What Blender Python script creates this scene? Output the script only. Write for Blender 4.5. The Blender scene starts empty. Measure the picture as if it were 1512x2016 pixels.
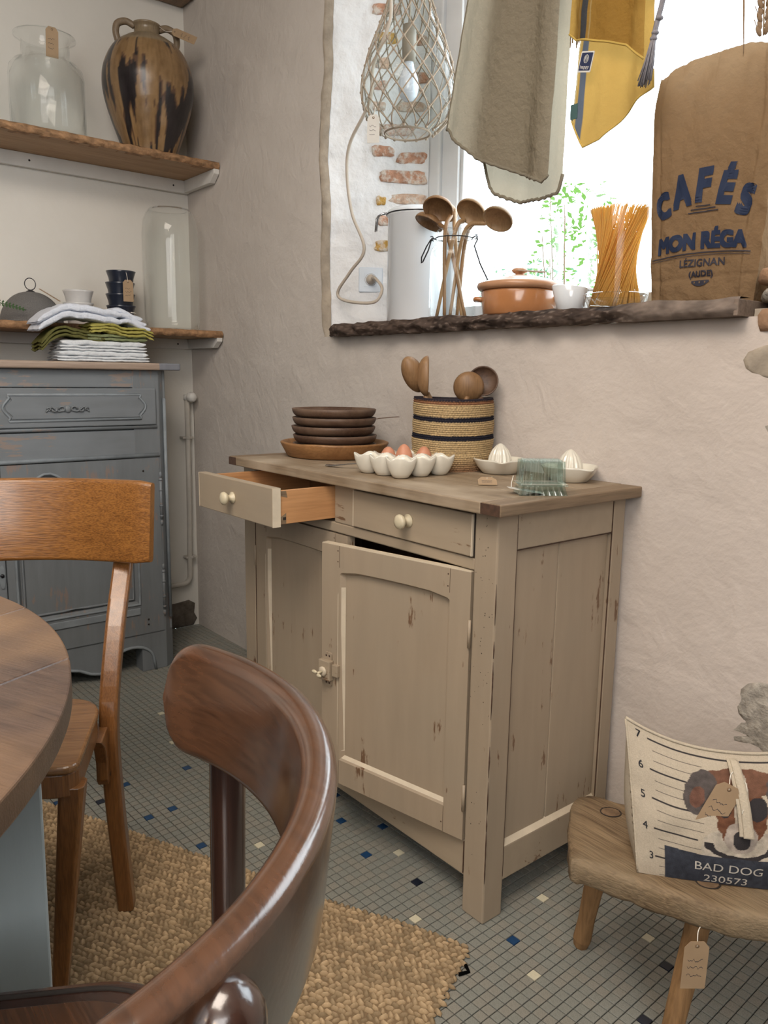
import bpy, bmesh, math, random
from mathutils import Vector, Matrix, noise as mnoise
random.seed(7)
PI = math.pi
sc = bpy.context.scene
COL = sc.collection

# ------------------------------------------------------------------ camera
cam_d = bpy.data.cameras.new('camera')
cam = bpy.data.objects.new('camera', cam_d); COL.objects.link(cam); sc.camera = cam
CAM = Vector((1.02833, -1.13092, 1.15820)); YAW, PITCH, ROLL = -0.8851, 0.1716, 0.0157
fw = Vector((math.sin(YAW)*math.cos(PITCH), math.cos(YAW)*math.cos(PITCH), -math.sin(PITCH)))
rt0 = Vector((math.cos(YAW), -math.sin(YAW), 0)); up0 = rt0.cross(fw)
rt = math.cos(ROLL)*rt0 + math.sin(ROLL)*up0; up = -math.sin(ROLL)*rt0 + math.cos(ROLL)*up0
cam.matrix_world = Matrix(((rt.x, up.x, -fw.x, CAM.x), (rt.y, up.y, -fw.y, CAM.y), (rt.z, up.z, -fw.z, CAM.z), (0, 0, 0, 1)))
cam_d.sensor_fit = 'VERTICAL'; cam_d.sensor_height = 24.0; cam_d.lens = 24.0*1549.93/2016
cam_d.clip_start = 0.02; cam_d.clip_end = 100

# ------------------------------------------------------------------ sky, fill lights, lamps, exposure
w = bpy.data.worlds.new('world'); sc.world = w; w.use_nodes = True
bg = w.node_tree.nodes['Background']; bg.inputs[0].default_value = (0.84, 0.93, 1.0, 1); bg.inputs[1].default_value = 6.5
def area(name, loc, size, power, col, target, size_y=None, portal=False):
    d = bpy.data.lights.new(name, 'AREA'); d.energy = power; d.color = col
    d.shape = 'RECTANGLE'; d.size = size; d.size_y = size_y or size
    o = bpy.data.objects.new(name, d); COL.objects.link(o); o.location = loc
    o.rotation_euler = (Vector(target)-Vector(loc)).to_track_quat('-Z', 'Y').to_euler()
    if portal: d.cycles.is_portal = True
    return o
area('sky_portal', (0.1, 0.83, 2.0), 2.4, 1, (1, 1, 1), (0.1, 0, 2.0), 1.5, portal=True)
area('ceiling_fill', (0.5, -1.5, 2.92), 1.4, 72, (1.0, 0.88, 0.76), (0.3, -1.2, 0))  # unseen soft area light, added to light the room from above
area('room_fill', (2.62, -2.0, 2.0), 3.0, 120, (1.0, 0.98, 0.96), (-1.0, -0.3, 1.2), 1.9)  # unseen broad fill, added to brighten the left wall and sideboard; no opening here
def bulb(name, loc, power):
    d = bpy.data.lights.new(name, 'POINT'); d.energy = power; d.color = (1.0, 0.62, 0.28); d.shadow_soft_size = 0.025
    o = bpy.data.objects.new(name, d); COL.objects.link(o); o.location = loc
for i in range(4): bulb('filament_bulb', (1.55+0.12*i, -2.3-0.1*i, 1.75+0.14*i), 3.0)
vs = sc.view_settings
vs.view_transform = 'Standard'; vs.look = 'None'; vs.gamma = 1.0; vs.use_curve_mapping = False; vs.exposure = 0.0
sc.cycles.max_bounces = 10; sc.cycles.transparent_max_bounces = 24; sc.cycles.diffuse_bounces = 4
sc.cycles.caustics_reflective = False; sc.cycles.caustics_refractive = False
sc.cycles.sample_clamp_indirect = 4.0

# ------------------------------------------------------------------ helpers: materials
def mat(name):
    m = bpy.data.materials.new(name); m.use_nodes = True
    nt = m.node_tree; nt.nodes.clear()
    out = nt.nodes.new('ShaderNodeOutputMaterial')
    return m, nt, out
def N(nt, t, **k):
    n = nt.nodes.new('ShaderNode'+t)
    for a, v in k.items():
        if a.startswith('i_'):
            key = a[2:]; n.inputs[int(key) if key.isdigit() else key.replace('_', ' ')].default_value = v
        else: setattr(n, a, v)
    return n
def L(nt, a, b): nt.links.new(a, b)
def c4(c): return (c[0], c[1], c[2], 1)
def ramp(nt, fac, stops):
    r = N(nt, 'ValToRGB'); e = r.color_ramp.elements
    while len(e) < len(stops): e.new(0.5)
    for i, (p, c) in enumerate(stops): e[i].position = p; e[i].color = c4(c)
    L(nt, fac, r.inputs[0]); return r.outputs[0]
def coords(nt, scale, kind='Object', rot=0.0):
    tc = N(nt, 'TexCoord'); mp = N(nt, 'Mapping'); mp.inputs['Scale'].default_value = scale; src = tc.outputs[kind]
    if rot:
        mr = N(nt, 'Mapping'); mr.inputs['Rotation'].default_value = (0, 0, -rot); L(nt, src, mr.inputs[0]); src = mr.outputs[0]
    L(nt, src, mp.inputs[0]); return mp.outputs[0]
def mixc(nt, fac, a, b, mode='MIX'):
    m = N(nt, 'Mix', data_type='RGBA', blend_type=mode)
    for s, v in ((0, fac), (6, a), (7, b)):
        if isinstance(v, (int, float)): m.inputs[s].default_value = v
        elif isinstance(v, tuple): m.inputs[s].default_value = c4(v)
        else: L(nt, v, m.inputs[s])
    return m.outputs[2]
def bump(nt, h, strength, dist=0.01):
    b = N(nt, 'Bump'); b.inputs['Strength'].default_value = strength; b.inputs['Distance'].default_value = dist
    L(nt, h, b.inputs['Height']); return b.outputs[0]
def prin(nt, out, col, rough=0.5, normal=None, spec=0.5, **k):
    p = N(nt, 'BsdfPrincipled')
    if isinstance(col, tuple): p.inputs['Base Color'].default_value = c4(col)
    else: L(nt, col, p.inputs['Base Color'])
    if isinstance(rough, (int, float)): p.inputs['Roughness'].default_value = rough
    else: L(nt, rough, p.inputs['Roughness'])
    p.inputs['Specular IOR Level'].default_value = spec
    for a, v in k.items(): p.inputs[a.replace('_', ' ')].default_value = v
    if normal: L(nt, normal, p.inputs['Normal'])
    L(nt, p.outputs[0], out.inputs[0]); return p
def noise(nt, vec, scale, detail=4, rough=0.55, dist=0.0):
    n = N(nt, 'TexNoise'); n.inputs['Scale'].default_value = scale; n.inputs['Detail'].default_value = detail
    n.inputs['Roughness'].default_value = rough; n.inputs['Distortion'].default_value = dist
    if vec is not None: L(nt, vec, n.inputs['Vector'])
    return n.outputs[0]
def plain(name, col, rough=0.5, var=0.08, scale=30, bstr=0.0, spec=0.5, **k):
    m, nt, out = mat(name); v = coords(nt, (1, 1, 1)); n = noise(nt, v, scale)
    c = ramp(nt, n, [(0.3, tuple(x*(1-var) for x in col)), (0.7, tuple(min(1, x*(1+var)) for x in col))])
    prin(nt, out, c, rough, bump(nt, n, bstr) if bstr else None, spec, **k); return m
def wood(name, dark, light, axis='X', scale=1.0, rough=0.5, grain=0.5, coat=0.0, knots=None, bstr=0.15, rot=0.0):
    m, nt, out = mat(name)
    s = {'X': (1.2, 22, 22), 'Y': (22, 1.2, 22), 'Z': (22, 22, 1.2)}[axis]
    v = coords(nt, tuple(q*scale for q in s), 'Object', rot)
    n1 = noise(nt, v, 1.6, 6, 0.6, 0.6)
    v2 = coords(nt, tuple(q*scale*6 for q in s), 'Object', rot); n2 = noise(nt, v2, 2.0, 3, 0.5)
    mid = tuple((a+b)/2 for a, b in zip(dark, light))
    c = ramp(nt, n1, [(0.28, dark), (0.5, mid), (0.74, light)])
    c = mixc(nt, grain, c, ramp(nt, n2, [(0.35, tuple(x*0.55 for x in dark)), (0.6, light)]), 'MULTIPLY' if grain < 0 else 'MIX')
    if knots:
        v3 = coords(nt, (1, 1, 1)); n3 = noise(nt, v3, knots[0], 3)
        c = mixc(nt, ramp(nt, n3, [(0.45, (0, 0, 0)), (0.72, (1, 1, 1))]), c, knots[1])
    prin(nt, out, c, rough, bump(nt, n2, bstr, 0.002), 0.5, Coat_Weight=coat, Coat_Roughness=0.18); return m
def painted(name, base, worn, amount=0.66, rough=0.55, axis='Z', var=0.1, tint=None):
    m, nt, out = mat(name)
    s = {'X': (2, 16, 16), 'Y': (16, 2, 16), 'Z': (16, 16, 2)}[axis]
    st = noise(nt, coords(nt, s), 2.0, 5); big = noise(nt, coords(nt, (1, 1, 1)), 3.5, 3)
    c = ramp(nt, st, [(0.3, tuple(x*(1-var) for x in base)), (0.7, tuple(x*(1+var) for x in base))])
    if tint: c = mixc(nt, ramp(nt, big, [(0.4, (0, 0, 0)), (0.7, (0.6, 0.6, 0.6))]), c, tint)
    w1 = noise(nt, coords(nt, tuple(q*1.6 for q in s)), 2.4, 8, 0.7)
    w2 = noise(nt, coords(nt, (1, 1, 1)), 9, 4)
    mm = N(nt, 'Math', operation='MULTIPLY'); L(nt, w1, mm.inputs[0]); L(nt, w2, mm.inputs[1])
    f = ramp(nt, mm.outputs[0], [(amount*0.5, (0, 0, 0)), (amount*0.5+0.03, (1, 1, 1))])
    c = mixc(nt, f, c, worn)
    prin(nt, out, c, rough, bump(nt, w1, 0.12, 0.002)); return m
def glass(name, tint=(0.985, 0.992, 0.99), edge=(0.20, 0.25, 0.25), bumpy=0.0, gl=1.0, base=0.013):
    m, nt, out = mat(name)
    lw = N(nt, 'LayerWeight'); lw.inputs[0].default_value = 0.35
    c = ramp(nt, lw.outputs['Facing'], [(0.0, tint), (0.78, tuple(q*0.97 for q in tint)), (1.0, edge)])
    t = N(nt, 'BsdfTransparent'); L(nt, c, t.inputs[0])
    g = N(nt, 'BsdfGlossy'); g.inputs['Roughness'].default_value = 0.03; g.inputs[0].default_value = (gl, gl, gl, 1)
    fl = N(nt, 'LayerWeight'); fl.inputs[0].default_value = 0.5
    pw_ = N(nt, 'Math', operation='POWER'); pw_.inputs[1].default_value = 4.0; L(nt, fl.outputs['Facing'], pw_.inputs[0])
    fr = N(nt, 'Math', operation='MULTIPLY_ADD'); fr.inputs[1].default_value = 0.75; fr.inputs[2].default_value = base; L(nt, pw_.outputs[0], fr.inputs[0])
    if bumpy:
        b = bump(nt, noise(nt, coords(nt, (1, 1, 1)), 45, 2), bumpy, 0.01); L(nt, b, g.inputs['Normal']); L(nt, b, fl.inputs['Normal'])
    x = N(nt, 'MixShader'); L(nt, fr.outputs[0], x.inputs[0]); L(nt, t.outputs[0], x.inputs[1]); L(nt, g.outputs[0], x.inputs[2])
    L(nt, x.outputs[0], out.inputs[0]); return m
def cloth(name, col, trans=0.4, weave=900, holes=0.0, var=0.1, col_attr=None, crumple=0.15):
    m, nt, out = mat(name)
    v = coords(nt, (1, 1, 1)); n = noise(nt, v, 60, 4)
    va = noise(nt, coords(nt, (weave, weave, 40)), 1.0, 2); vb = noise(nt, coords(nt, (40, 40, weave)), 1.0, 2)
    ad = N(nt, 'Math', operation='ADD'); L(nt, va, ad.inputs[0]); L(nt, vb, ad.inputs[1])
    if col_attr:
        at = N(nt, 'Attribute', attribute_name=col_attr); base = at.outputs['Color']
    else: base = col
    lo = mixc(nt, 1.0, base, (1-var*2,)*3, 'MULTIPLY')
    f = ramp(nt, ad.outputs[0], [(0.35, (0, 0, 0)), (0.65, (1, 1, 1))])
    c = mixc(nt, f, lo, base)
    d = N(nt, 'BsdfDiffuse'); L(nt, c, d.inputs[0]); t = N(nt, 'BsdfTranslucent'); L(nt, c, t.inputs[0])
    nb = bump(nt, n, crumple, 0.02); L(nt, nb, d.inputs['Normal'])
    x = N(nt, 'MixShader'); x.inputs[0].default_value = trans; L(nt, d.outputs[0], x.inputs[1]); L(nt, t.outputs[0], x.inputs[2])
    last = x.outputs[0]
    if holes:
        tr = N(nt, 'BsdfTransparent'); h = ramp(nt, ad.outputs[0], [(0.36, (holes,)*3), (0.5, (0, 0, 0))])
        y = N(nt, 'MixShader'); L(nt, h, y.inputs[0]); L(nt, last, y.inputs[1]); L(nt, tr.outputs[0], y.inputs[2]); last = y.outputs[0]
    L(nt, last, out.inputs[0]); return m
def attr_mat(name, attr='col', rough=0.8, bstr=0.0, scale=200, spec=0.3):
    m, nt, out = mat(name); at = N(nt, 'Attribute', attribute_name=attr)
    nn = noise(nt, coords(nt, (1, 1, 1)), scale, 3)
    c = mixc(nt, 1.0, at.outputs['Color'], ramp(nt, nn, [(0.3, (0.86,)*3), (0.7, (1.0,)*3)]), 'MULTIPLY')
    prin(nt, out, c, rough, bump(nt, nn, bstr, 0.002) if bstr else None, spec); return m

# ------------------------------------------------------------------ helpers: meshes
class MB:
    def __init__(s): s.v = []; s.f = []; s.sm = []; s.c = []
    def add(s, vs, fs, smooth=True, col=None):
        o = len(s.v); s.v += [tuple(p) for p in vs]; s.f += [tuple(i+o for i in q) for q in fs]
        s.sm += [smooth]*len(fs); s.c += (col if isinstance(col, list) else [col or (1, 1, 1)]*len(vs)); return s
    def box(s, lo, hi, T=None, taper=None):
        (a, b, c), (d, e, f) = lo, hi
        vs = [(a, b, c), (d, b, c), (d, e, c), (a, e, c), (a, b, f), (d, b, f), (d, e, f), (a, e, f)]
        if T: vs = [T(p) for p in vs]
        return s.add(vs, [(0, 3, 2, 1), (4, 5, 6, 7), (0, 1, 5, 4), (1, 2, 6, 5), (2, 3, 7, 6), (3, 0, 4, 7)], False)
    def hexa(s, bot, top):
        return s.add(list(bot)+list(top), [(0, 3, 2, 1), (4, 5, 6, 7), (0, 1, 5, 4), (1, 2, 6, 5), (2, 3, 7, 6), (3, 0, 4, 7)], False)
    def tube(s, pts, rad, n=10, cap=True, closed=False, smooth=True):
        pts = [Vector(p) for p in pts]; m = len(pts)
        rads = rad if isinstance(rad, (list, tuple)) else [rad]*m
        vs = []; prev = None
        for i, p in enumerate(pts):
            if closed: t = pts[(i+1) % m]-pts[i-1]
            else: t = pts[min(i+1, m-1)]-pts[max(i-1, 0)]
            t.normalize()
            if prev is None:
                u = t.orthogonal().normalized()
            else:
                u = prev-t*prev.dot(t); u = u.normalized() if u.length > 1e-6 else t.orthogonal().normalized()
            prev = u; q = t.cross(u)
            for k in range(n):
                a = 2*PI*k/n; vs.append(p+(u*math.cos(a)+q*math.sin(a))*rads[i])
        fs = []
        for i in range(m if closed else m-1):
            j = (i+1) % m
            for k in range(n): fs.append((i*n+k, i*n+(k+1) % n, j*n+(k+1) % n, j*n+k))
        if cap and not closed: fs += [tuple(reversed(range(n))), tuple(range((m-1)*n, m*n))]
        return s.add(vs, fs, smooth)
    def lathe(s, prof, n=40, T=None, rf=None, smooth=True, col=None):
        vs = []; cs = []; rows = []
        for r, z in prof:
            if r < 1e-6: rows.append([len(vs)]); vs.append((0, 0, z)); cs.append(col(0, z) if col else (1, 1, 1))
            else:
                row = []
                for k in range(n):
                    a = 2*PI*k/n; q = rf(a, r, z) if rf else (r, z)
                    row.append(len(vs)); vs.append((q[0]*math.cos(a), q[0]*math.sin(a), q[1])); cs.append(col(a, z) if col else (1, 1, 1))
                rows.append(row)
        fs = []
        for A, B in zip(rows, rows[1:]):
            for k in range(n):
                k2 = (k+1) % n
                if len(A) == 1 and len(B) == 1: continue
                if len(A) == 1: fs.append((A[0], B[k2], B[k]))
                elif len(B) == 1: fs.append((A[k], A[k2], B[0]))
                else: fs.append((A[k], A[k2], B[k2], B[k]))
        if T: vs = [T(Vector(p)) for p in vs]
        return s.add(vs, fs, smooth, cs)
    def prism(s, poly, z0, z1, T=None, smooth=False):
        n = len(poly); vs = [(x, y, z0) for x, y in poly]+[(x, y, z1) for x, y in poly]
        if T: vs = [T(Vector(p)) for p in vs]
        return s.add(vs, [tuple(reversed(range(n))), tuple(range(n, 2*n))]+[(i, (i+1) % n, n+(i+1) % n, n+i) for i in range(n)], smooth)
    def grid(s, fn, nu, nv, smooth=True, col=None, flip=False, keep=None):
        vs = []; cs = []
        for j in range(nv+1):
            for i in range(nu+1):
                vs.append(fn(i/nu, j/nv)); cs.append(col(i/nu, j/nv) if col else (1, 1, 1))
        fs = []
        for j in range(nv):
            for i in range(nu):
                if keep and not keep(i/nu, j/nv): continue
                a = j*(nu+1)+i; q = (a, a+1, a+nu+2, a+nu+1); fs.append(tuple(reversed(q)) if flip else q)
        return s.add(vs, fs, smooth, cs)
    def ell(s, c, r, n=16, m=10, T=None):
        pr = [(math.sin(PI*i/m), -math.cos(PI*i/m)) for i in range(m+1)]; pr[0] = (0, -1); pr[-1] = (0, 1)
        TT = lambda p: (T(Vector((p.x*r[0]+c[0], p.y*r[1]+c[1], p.z*r[2]+c[2]))) if T else (p.x*r[0]+c[0], p.y*r[1]+c[1], p.z*r[2]+c[2]))
        return s.lathe(pr, n, TT)
    def build(s, name, m, parent=None, world=False, bevel=0, seg=2, attr=False, solid=0, sub=0, weld=False, **props):
        me = bpy.data.meshes.new(name); me.from_pydata(s.v, [], s.f); me.update()
        me.polygons.foreach_set('use_smooth', s.sm)
        if attr:
            ca = me.color_attributes.new('col', 'FLOAT_COLOR', 'POINT')
            for i, c in enumerate(s.c): ca.data[i].color = c4(c)
        o = bpy.data.objects.new(name, me); COL.objects.link(o)
        if m: me.materials.append(m)
        if weld: o.modifiers.new('weld', 'WELD').merge_threshold = 1e-5
        if solid: md = o.modifiers.new('solid', 'SOLIDIFY'); md.thickness = solid; md.offset = 0
        if sub: md = o.modifiers.new('sub', 'SUBSURF'); md.levels = sub; md.render_levels = sub
        if bevel:
            md = o.modifiers.new('bevel', 'BEVEL'); md.width = bevel; md.segments = seg; md.limit_method = 'ANGLE'; md.angle_limit = 0.6
        if parent is not None:
            o.parent = parent
            if world: o.matrix_parent_inverse = wm(parent).inverted()
        for k, v in props.items(): o[k] = v
        return o
def wm(o):
    m = Matrix.LocRotScale(o.location, o.rotation_euler, o.scale)
    return (wm(o.parent) @ o.matrix_parent_inverse @ m) if o.parent else m
def thing(name, label, cat, loc=(0, 0, 0), rz=0, group=None):
    o = bpy.data.objects.new(name, None); o.empty_display_size = 0.05; COL.objects.link(o)
    o.location = loc; o.rotation_euler = (0, 0, rz); o['label'] = label; o['category'] = cat
    if group: o['group'] = group
    return o
def tag(o, label, cat, group=None):
    o['label'] = label; o['category'] = cat
    if group: o['group'] = group
    return o
def dup(root, label=None, loc=None, rz=None):
    r = root.copy(); COL.objects.link(r)
    if loc is not None: r.location = loc
    if rz is not None: r.rotation_euler = (0, 0, rz)
    if label: r['label'] = label
    for ch in list(root.children):
        c = ch.copy(); COL.objects.link(c); c.parent = r
        for g in list(ch.children):
            d = g.copy(); COL.objects.link(d); d.parent = c
    return r
def frame(o, z, x=None):
    z = Vector(z).normalized(); x = Vector(x) if x is not None else z.orthogonal()
    x = (x-z*x.dot(z)).normalized(); y = z.cross(x); o = Vector(o)
    return lambda p: o+x*p[0]+y*p[1]+z*p[2]
def nz(p, s=1.0): return mnoise.noise(Vector(p)*s)
def lerp(a, b, t): return a+(b-a)*t
def spline(pts, n):
    P = [Vector(p) for p in pts]; P = [P[0]*2-P[1]]+P+[P[-1]*2-P[-2]]; out = []
    for i in range(1, len(P)-2):
        for k in range(n):
            t = k/n; a, b, c, d = P[i-1:i+3]
            out.append(0.5*((2*b)+(c-a)*t+(2*a-5*b+4*c-d)*t*t+(3*b-a-3*c+d)*t**3))
    out.append(P[-2]); return out
def rrect(x0, y0, x1, y1, r, n=5):
    pts = []
    for cx, cy, a0 in ((x1-r, y0+r, -PI/2), (x1-r, y1-r, 0), (x0+r, y1-r, PI/2), (x0+r, y0+r, PI)):
        for k in range(n+1): a = a0+PI/2*k/n; pts.append((cx+r*math.cos(a), cy+r*math.sin(a)))
    return pts
def text_geo(body, size, bold=0.0, align='LEFT', cut=0.012):
    cu = bpy.data.curves.new('txt', 'FONT'); cu.body = body; cu.size = size;  cu.align_x = align; cu.resolution_u = 4
    o = bpy.data.objects.new('txt', cu); COL.objects.link(o)
    dg = bpy.context.evaluated_depsgraph_get(); me = bpy.data.meshes.new_from_object(o.evaluated_get(dg))
    bm = bmesh.new(); bm.from_mesh(me); bmesh.ops.triangulate(bm, faces=bm.faces[:])
    for _ in range(3):
        e = [x for x in bm.edges if x.calc_length() > cut]
        if not e: break
        bmesh.ops.subdivide_edges(bm, edges=e, cuts=1)
        bmesh.ops.triangulate(bm, faces=bm.faces[:])
    bm.verts.index_update()
    vs = [v.co.copy() for v in bm.verts]; fs = [tuple(v.index for v in f.verts) for f in bm.faces]
    if bold:     # heavier strokes: the same letter shifted a little each way
        v0, f0 = vs, fs; vs, fs = [], []
        for dx in (-bold, 0, bold):
            for dy in (-bold, 0, bold): fs += [tuple(i+len(vs) for i in f) for f in f0]; vs += [v+Vector((dx, dy, 0)) for v in v0]
    bm.free(); bpy.data.meshes.remove(me); bpy.data.objects.remove(o); bpy.data.curves.remove(cu)
    return vs, fs
def scribble(mb, T, x0, x1, y, h, n=9, wd=0.0006):
    pts = [(lerp(x0, x1, i/n), y+random.uniform(-h, h)) for i in range(n+1)]
    for a, b in zip(pts, pts[1:]):
        mb.add([T(Vector((a[0], a[1]-wd, 0.0006))), T(Vector((b[0], b[1]-wd, 0.0006))), T(Vector((b[0], b[1]+wd, 0.0006))), T(Vector((a[0], a[1]+wd, 0.0006)))], [(0, 1, 2, 3)], False)
def price_tag(parent, T, wd, ln, strings, m=None, world=True, lines=3, ink=True):
    # T maps tag coords (x across, y along with the hole at y=0 and the card towards -y, z out) to space
    mb = MB(); c = wd*0.22
    mb.prism([(-wd/2+c, 0.006), (-wd/2, -c+0.004), (-wd/2, -ln), (wd/2, -ln), (wd/2, -c+0.004), (wd/2-c, 0.006)], -0.0004, 0.0004, T)
    o = mb.build('price_tag', m or M['kraft'], parent, world)
    ey = MB(); ey.lathe([(0.0018, 0.0), (0.0036, 0.0005), (0.0036, 0.0009), (0.0018, 0.0009)], 12, lambda p: T(Vector((p[0], p[1]-0.002, p[2])))); ey.build('eyelet', M['kraft_dark'], o)
    if ink:
        s = MB()
        for k in range(lines):
            scribble(s, T, -wd*0.32, wd*random.uniform(0.1, 0.34), -ln*0.35-k*ln*0.17, ln*0.035, 10)
        s.build('handwriting', M['ink'], o)
    if strings:
        t = MB(); t.tube(spline([T(Vector((0, -0.002, 0.001)))]+[Vector(q) for q in strings], 5), 0.0008, 5); t.build('string', M['string'], o)
    return o

M = {}
# ------------------------------------------------------------------ materials
M['kraft'] = plain('kraft_card', (0.36, 0.25, 0.15), 0.8, 0.05); M['kraft_dark'] = plain('kraft_ring', (0.22, 0.14, 0.08), 0.8)
M['card_white'] = plain('white_card', (0.62, 0.6, 0.56), 0.8, 0.04)
M['ink'] = plain('pencil_ink', (0.05, 0.045, 0.05), 0.8); M['string'] = plain('cotton_string', (0.78, 0.74, 0.66), 0.9)
M['iron'] = plain('dark_wire', (0.03, 0.03, 0.035), 0.4, spec=0.6, Metallic=0.7)
M['metal'] = plain('bright_metal', (0.55, 0.56, 0.58), 0.25, 0.03, Metallic=1.0)
M['white_paint'] = plain('white_paint', (0.66, 0.65, 0.62), 0.5, 0.05, 12, 0.1)
M['frame_white'] = plain('frame_white', (0.76, 0.78, 0.80), 0.45, 0.03, 12)
M['glass'] = glass('clear_glass'); M['glass_green'] = glass('pressed_glass', (0.90, 0.96, 0.95), (0.32, 0.45, 0.47), 0.0, 1.0, 0.13)
M['ceramic'] = plain('cream_ceramic', (0.72, 0.69, 0.60), 0.18, 0.02, Coat_Weight=0.5)
M['plug'] = plain('white_plastic', (0.60, 0.67, 0.75), 0.35, 0.02)
def plaster(name, a, b, stain, bs=0.5, scale=2.2):
    m, nt, out = mat(name); v = coords(nt, (1, 1, 1))
    big = noise(nt, v, scale, 5, 0.6); fine = noise(nt, v, 38, 6, 0.6); mid = noise(nt, v, 9, 4, 0.55, 0.4)
    c = ramp(nt, big, [(0.3, a), (0.7, b)])
    at = N(nt, 'Attribute', attribute_name='col')
    c = mixc(nt, 1.0, c, at.outputs['Color'], 'MULTIPLY')
    vo = N(nt, 'TexVoronoi', feature='DISTANCE_TO_EDGE'); vo.inputs['Scale'].default_value = 3.1; L(nt, mixc(nt, 0.12, v, fine, 'ADD'), vo.inputs['Vector'])
    h = N(nt, 'Math', operation='ADD'); L(nt, mid, h.inputs[0])
    sc_ = N(nt, 'Math', operation='MULTIPLY'); sc_.inputs[1].default_value = 0.35; L(nt, fine, sc_.inputs[0]); L(nt, sc_.outputs[0], h.inputs[1])
    prin(nt, out, c, 0.75, bump(nt, h.outputs[0], bs, 0.012), 0.25); return m
M['plaster_left'] = plaster('plaster_white', (0.68, 0.66, 0.61), (0.74, 0.72, 0.67), None, 0.2)
M['plaster'] = plaster('plaster_warm', (0.52, 0.475, 0.435), (0.60, 0.555, 0.515), None, 0.65)
M['reveal'] = plaster('lime_reveal', (0.70, 0.715, 0.73), (0.82, 0.835, 0.85), None, 1.0, 6)
M['stone'] = plain('rough_stone', (0.34, 0.29, 0.23), 0.9, 0.3, 16, 0.8); M['stone_dark'] = plain('damp_stone', (0.12, 0.10, 0.08), 0.95, 0.35, 30, 0.8); M['stone_brown'] = plain('brown_stone', (0.33, 0.20, 0.12), 0.9, 0.35, 20, 0.8)
M['stone_grey'] = plain('grey_stone', (0.36, 0.33, 0.285), 0.9, 0.35, 45, 1.0)

def brickm(name, c):
    m, nt, out = mat(name); v = coords(nt, (1, 1, 1)); n = noise(nt, v, 34, 6, 0.65); n2 = noise(nt, v, 60, 5, 0.6)
    cc = ramp(nt, n2, [(0.3, tuple(q*0.7 for q in c)), (0.7, tuple(min(1, q*1.2) for q in c))])
    cc = mixc(nt, ramp(nt, n, [(0.46, (0, 0, 0)), (0.60, (0.9, 0.9, 0.9))]), cc, (0.70, 0.66, 0.60)); prin(nt, out, cc, 0.9, bump(nt, n, 1.0, 0.012), 0.2); return m
M['brick'] = brickm('old_brick', (0.54, 0.30, 0.20)); M['brick_pale'] = brickm('pale_brick', (0.62, 0.44, 0.33))
M['brick_ochre'] = brickm('ochre_stone', (0.56, 0.34, 0.09))
M['grout'] = plain('dark_grout', (0.022, 0.020, 0.018), 0.9)
M['tile_grey'] = plain('grey_floor_tile', (0.225, 0.23, 0.205), 0.42, 0.22, 420); M['tile_grey2'] = plain('warm_grey_floor_tile', (0.245, 0.237, 0.205), 0.42, 0.22, 420)
M['tile_blue'] = plain('blue_floor_tile', (0.012, 0.05, 0.13), 0.35, 0.2, 200); M['tile_black'] = plain('black_floor_tile', (0.012, 0.016, 0.028), 0.35, 0.2)
M['tile_cream'] = plain('cream_floor_tile', (0.60, 0.56, 0.42), 0.4, 0.06, 200); M['tile_brown'] = plain('brown_floor_tile', (0.25, 0.11, 0.06), 0.4, 0.1)

# ------------------------------------------------------------------ floor with mosaic tiles
XL, YW, XR, YB, ZC = -2.255, 0.447, 2.7, -4.2, 3.0
fl = MB().box((XL, YB, -0.05), (XR, 0.80, -0.0035)).build('floor', M['grout'], kind='structure')
PT, ANG = 0.0224, math.radians(2.0); OX, OY = -0.1156, -0.1096
ca_, sa_ = math.cos(ANG), math.sin(ANG)
def tile_xy(i, j): a, b = (i+0.5)*PT, (j+0.5)*PT; return OX+ca_*a-sa_*b, OY+sa_*a+ca_*b
def tile_ij(x, y): x -= OX; y -= OY; return math.floor((ca_*x+sa_*y)/PT), math.floor((-sa_*x+ca_*y)/PT)
cream = [(-0.104, -0.098), (0.167, -0.024), (0.027, 0.172), (0.234, 0.249), (-1.43, -0.10), (-1.33, -0.055), (-1.21, -0.166), (-0.545, -0.215), (-0.32, 0.018), (-1.70, 0.11), (-0.08, 0.47), (-1.02, -0.09), (-1.55, 0.02)]
blue = [(-1.143, -0.122), (-1.02, -0.2), (-0.856, -0.17), (-0.84, -0.40), (-0.83, -0.33), (-0.64, -0.34), (-1.046, -0.387), (-0.62, 0.06), (-0.515, -0.01), (-0.435, 0.06), (-0.36, -0.05), (0.067, 0.026), (-1.05, -0.55)]
dark = [(-0.19, -0.01), (-1.44, 0.07), (-1.55, 0.10), (-1.83, 0.16), (0.36, 0.05), (-0.9, 0.3), (-1.2, 0.2), (-0.72, 0.19), (0.30, 0.20), (-0.99, -0.47)]
brown = [(-0.44, 0.12), (-0.98, 0.05)]
special = {}
for lst, k in ((cream, 'tile_cream'), (blue, 'tile_blue'), (dark, 'tile_black'), (brown, 'tile_brown')):
    for x, y in lst: special[tile_ij(x, y)] = k
h, bv = PT/2-0.00105, 0.0006
tv = [(-h, -h, -0.0034), (h, -h, -0.0034), (h, h, -0.0034), (-h, h, -0.0034), (-h, -h, -bv), (h, -h, -bv), (h, h, -bv), (-h, h, -bv),
      (-h+bv, -h+bv, 0), (h-bv, -h+bv, 0), (h-bv, h-bv, 0), (-h+bv, h-bv, 0)]
tf = [(0, 1, 5, 4), (1, 2, 6, 5), (2, 3, 7, 6), (3, 0, 4, 7), (4, 5, 9, 8), (5, 6, 10, 9), (6, 7, 11, 10), (7, 4, 8, 11), (8, 9, 10, 11)]
tile_me = {}
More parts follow.
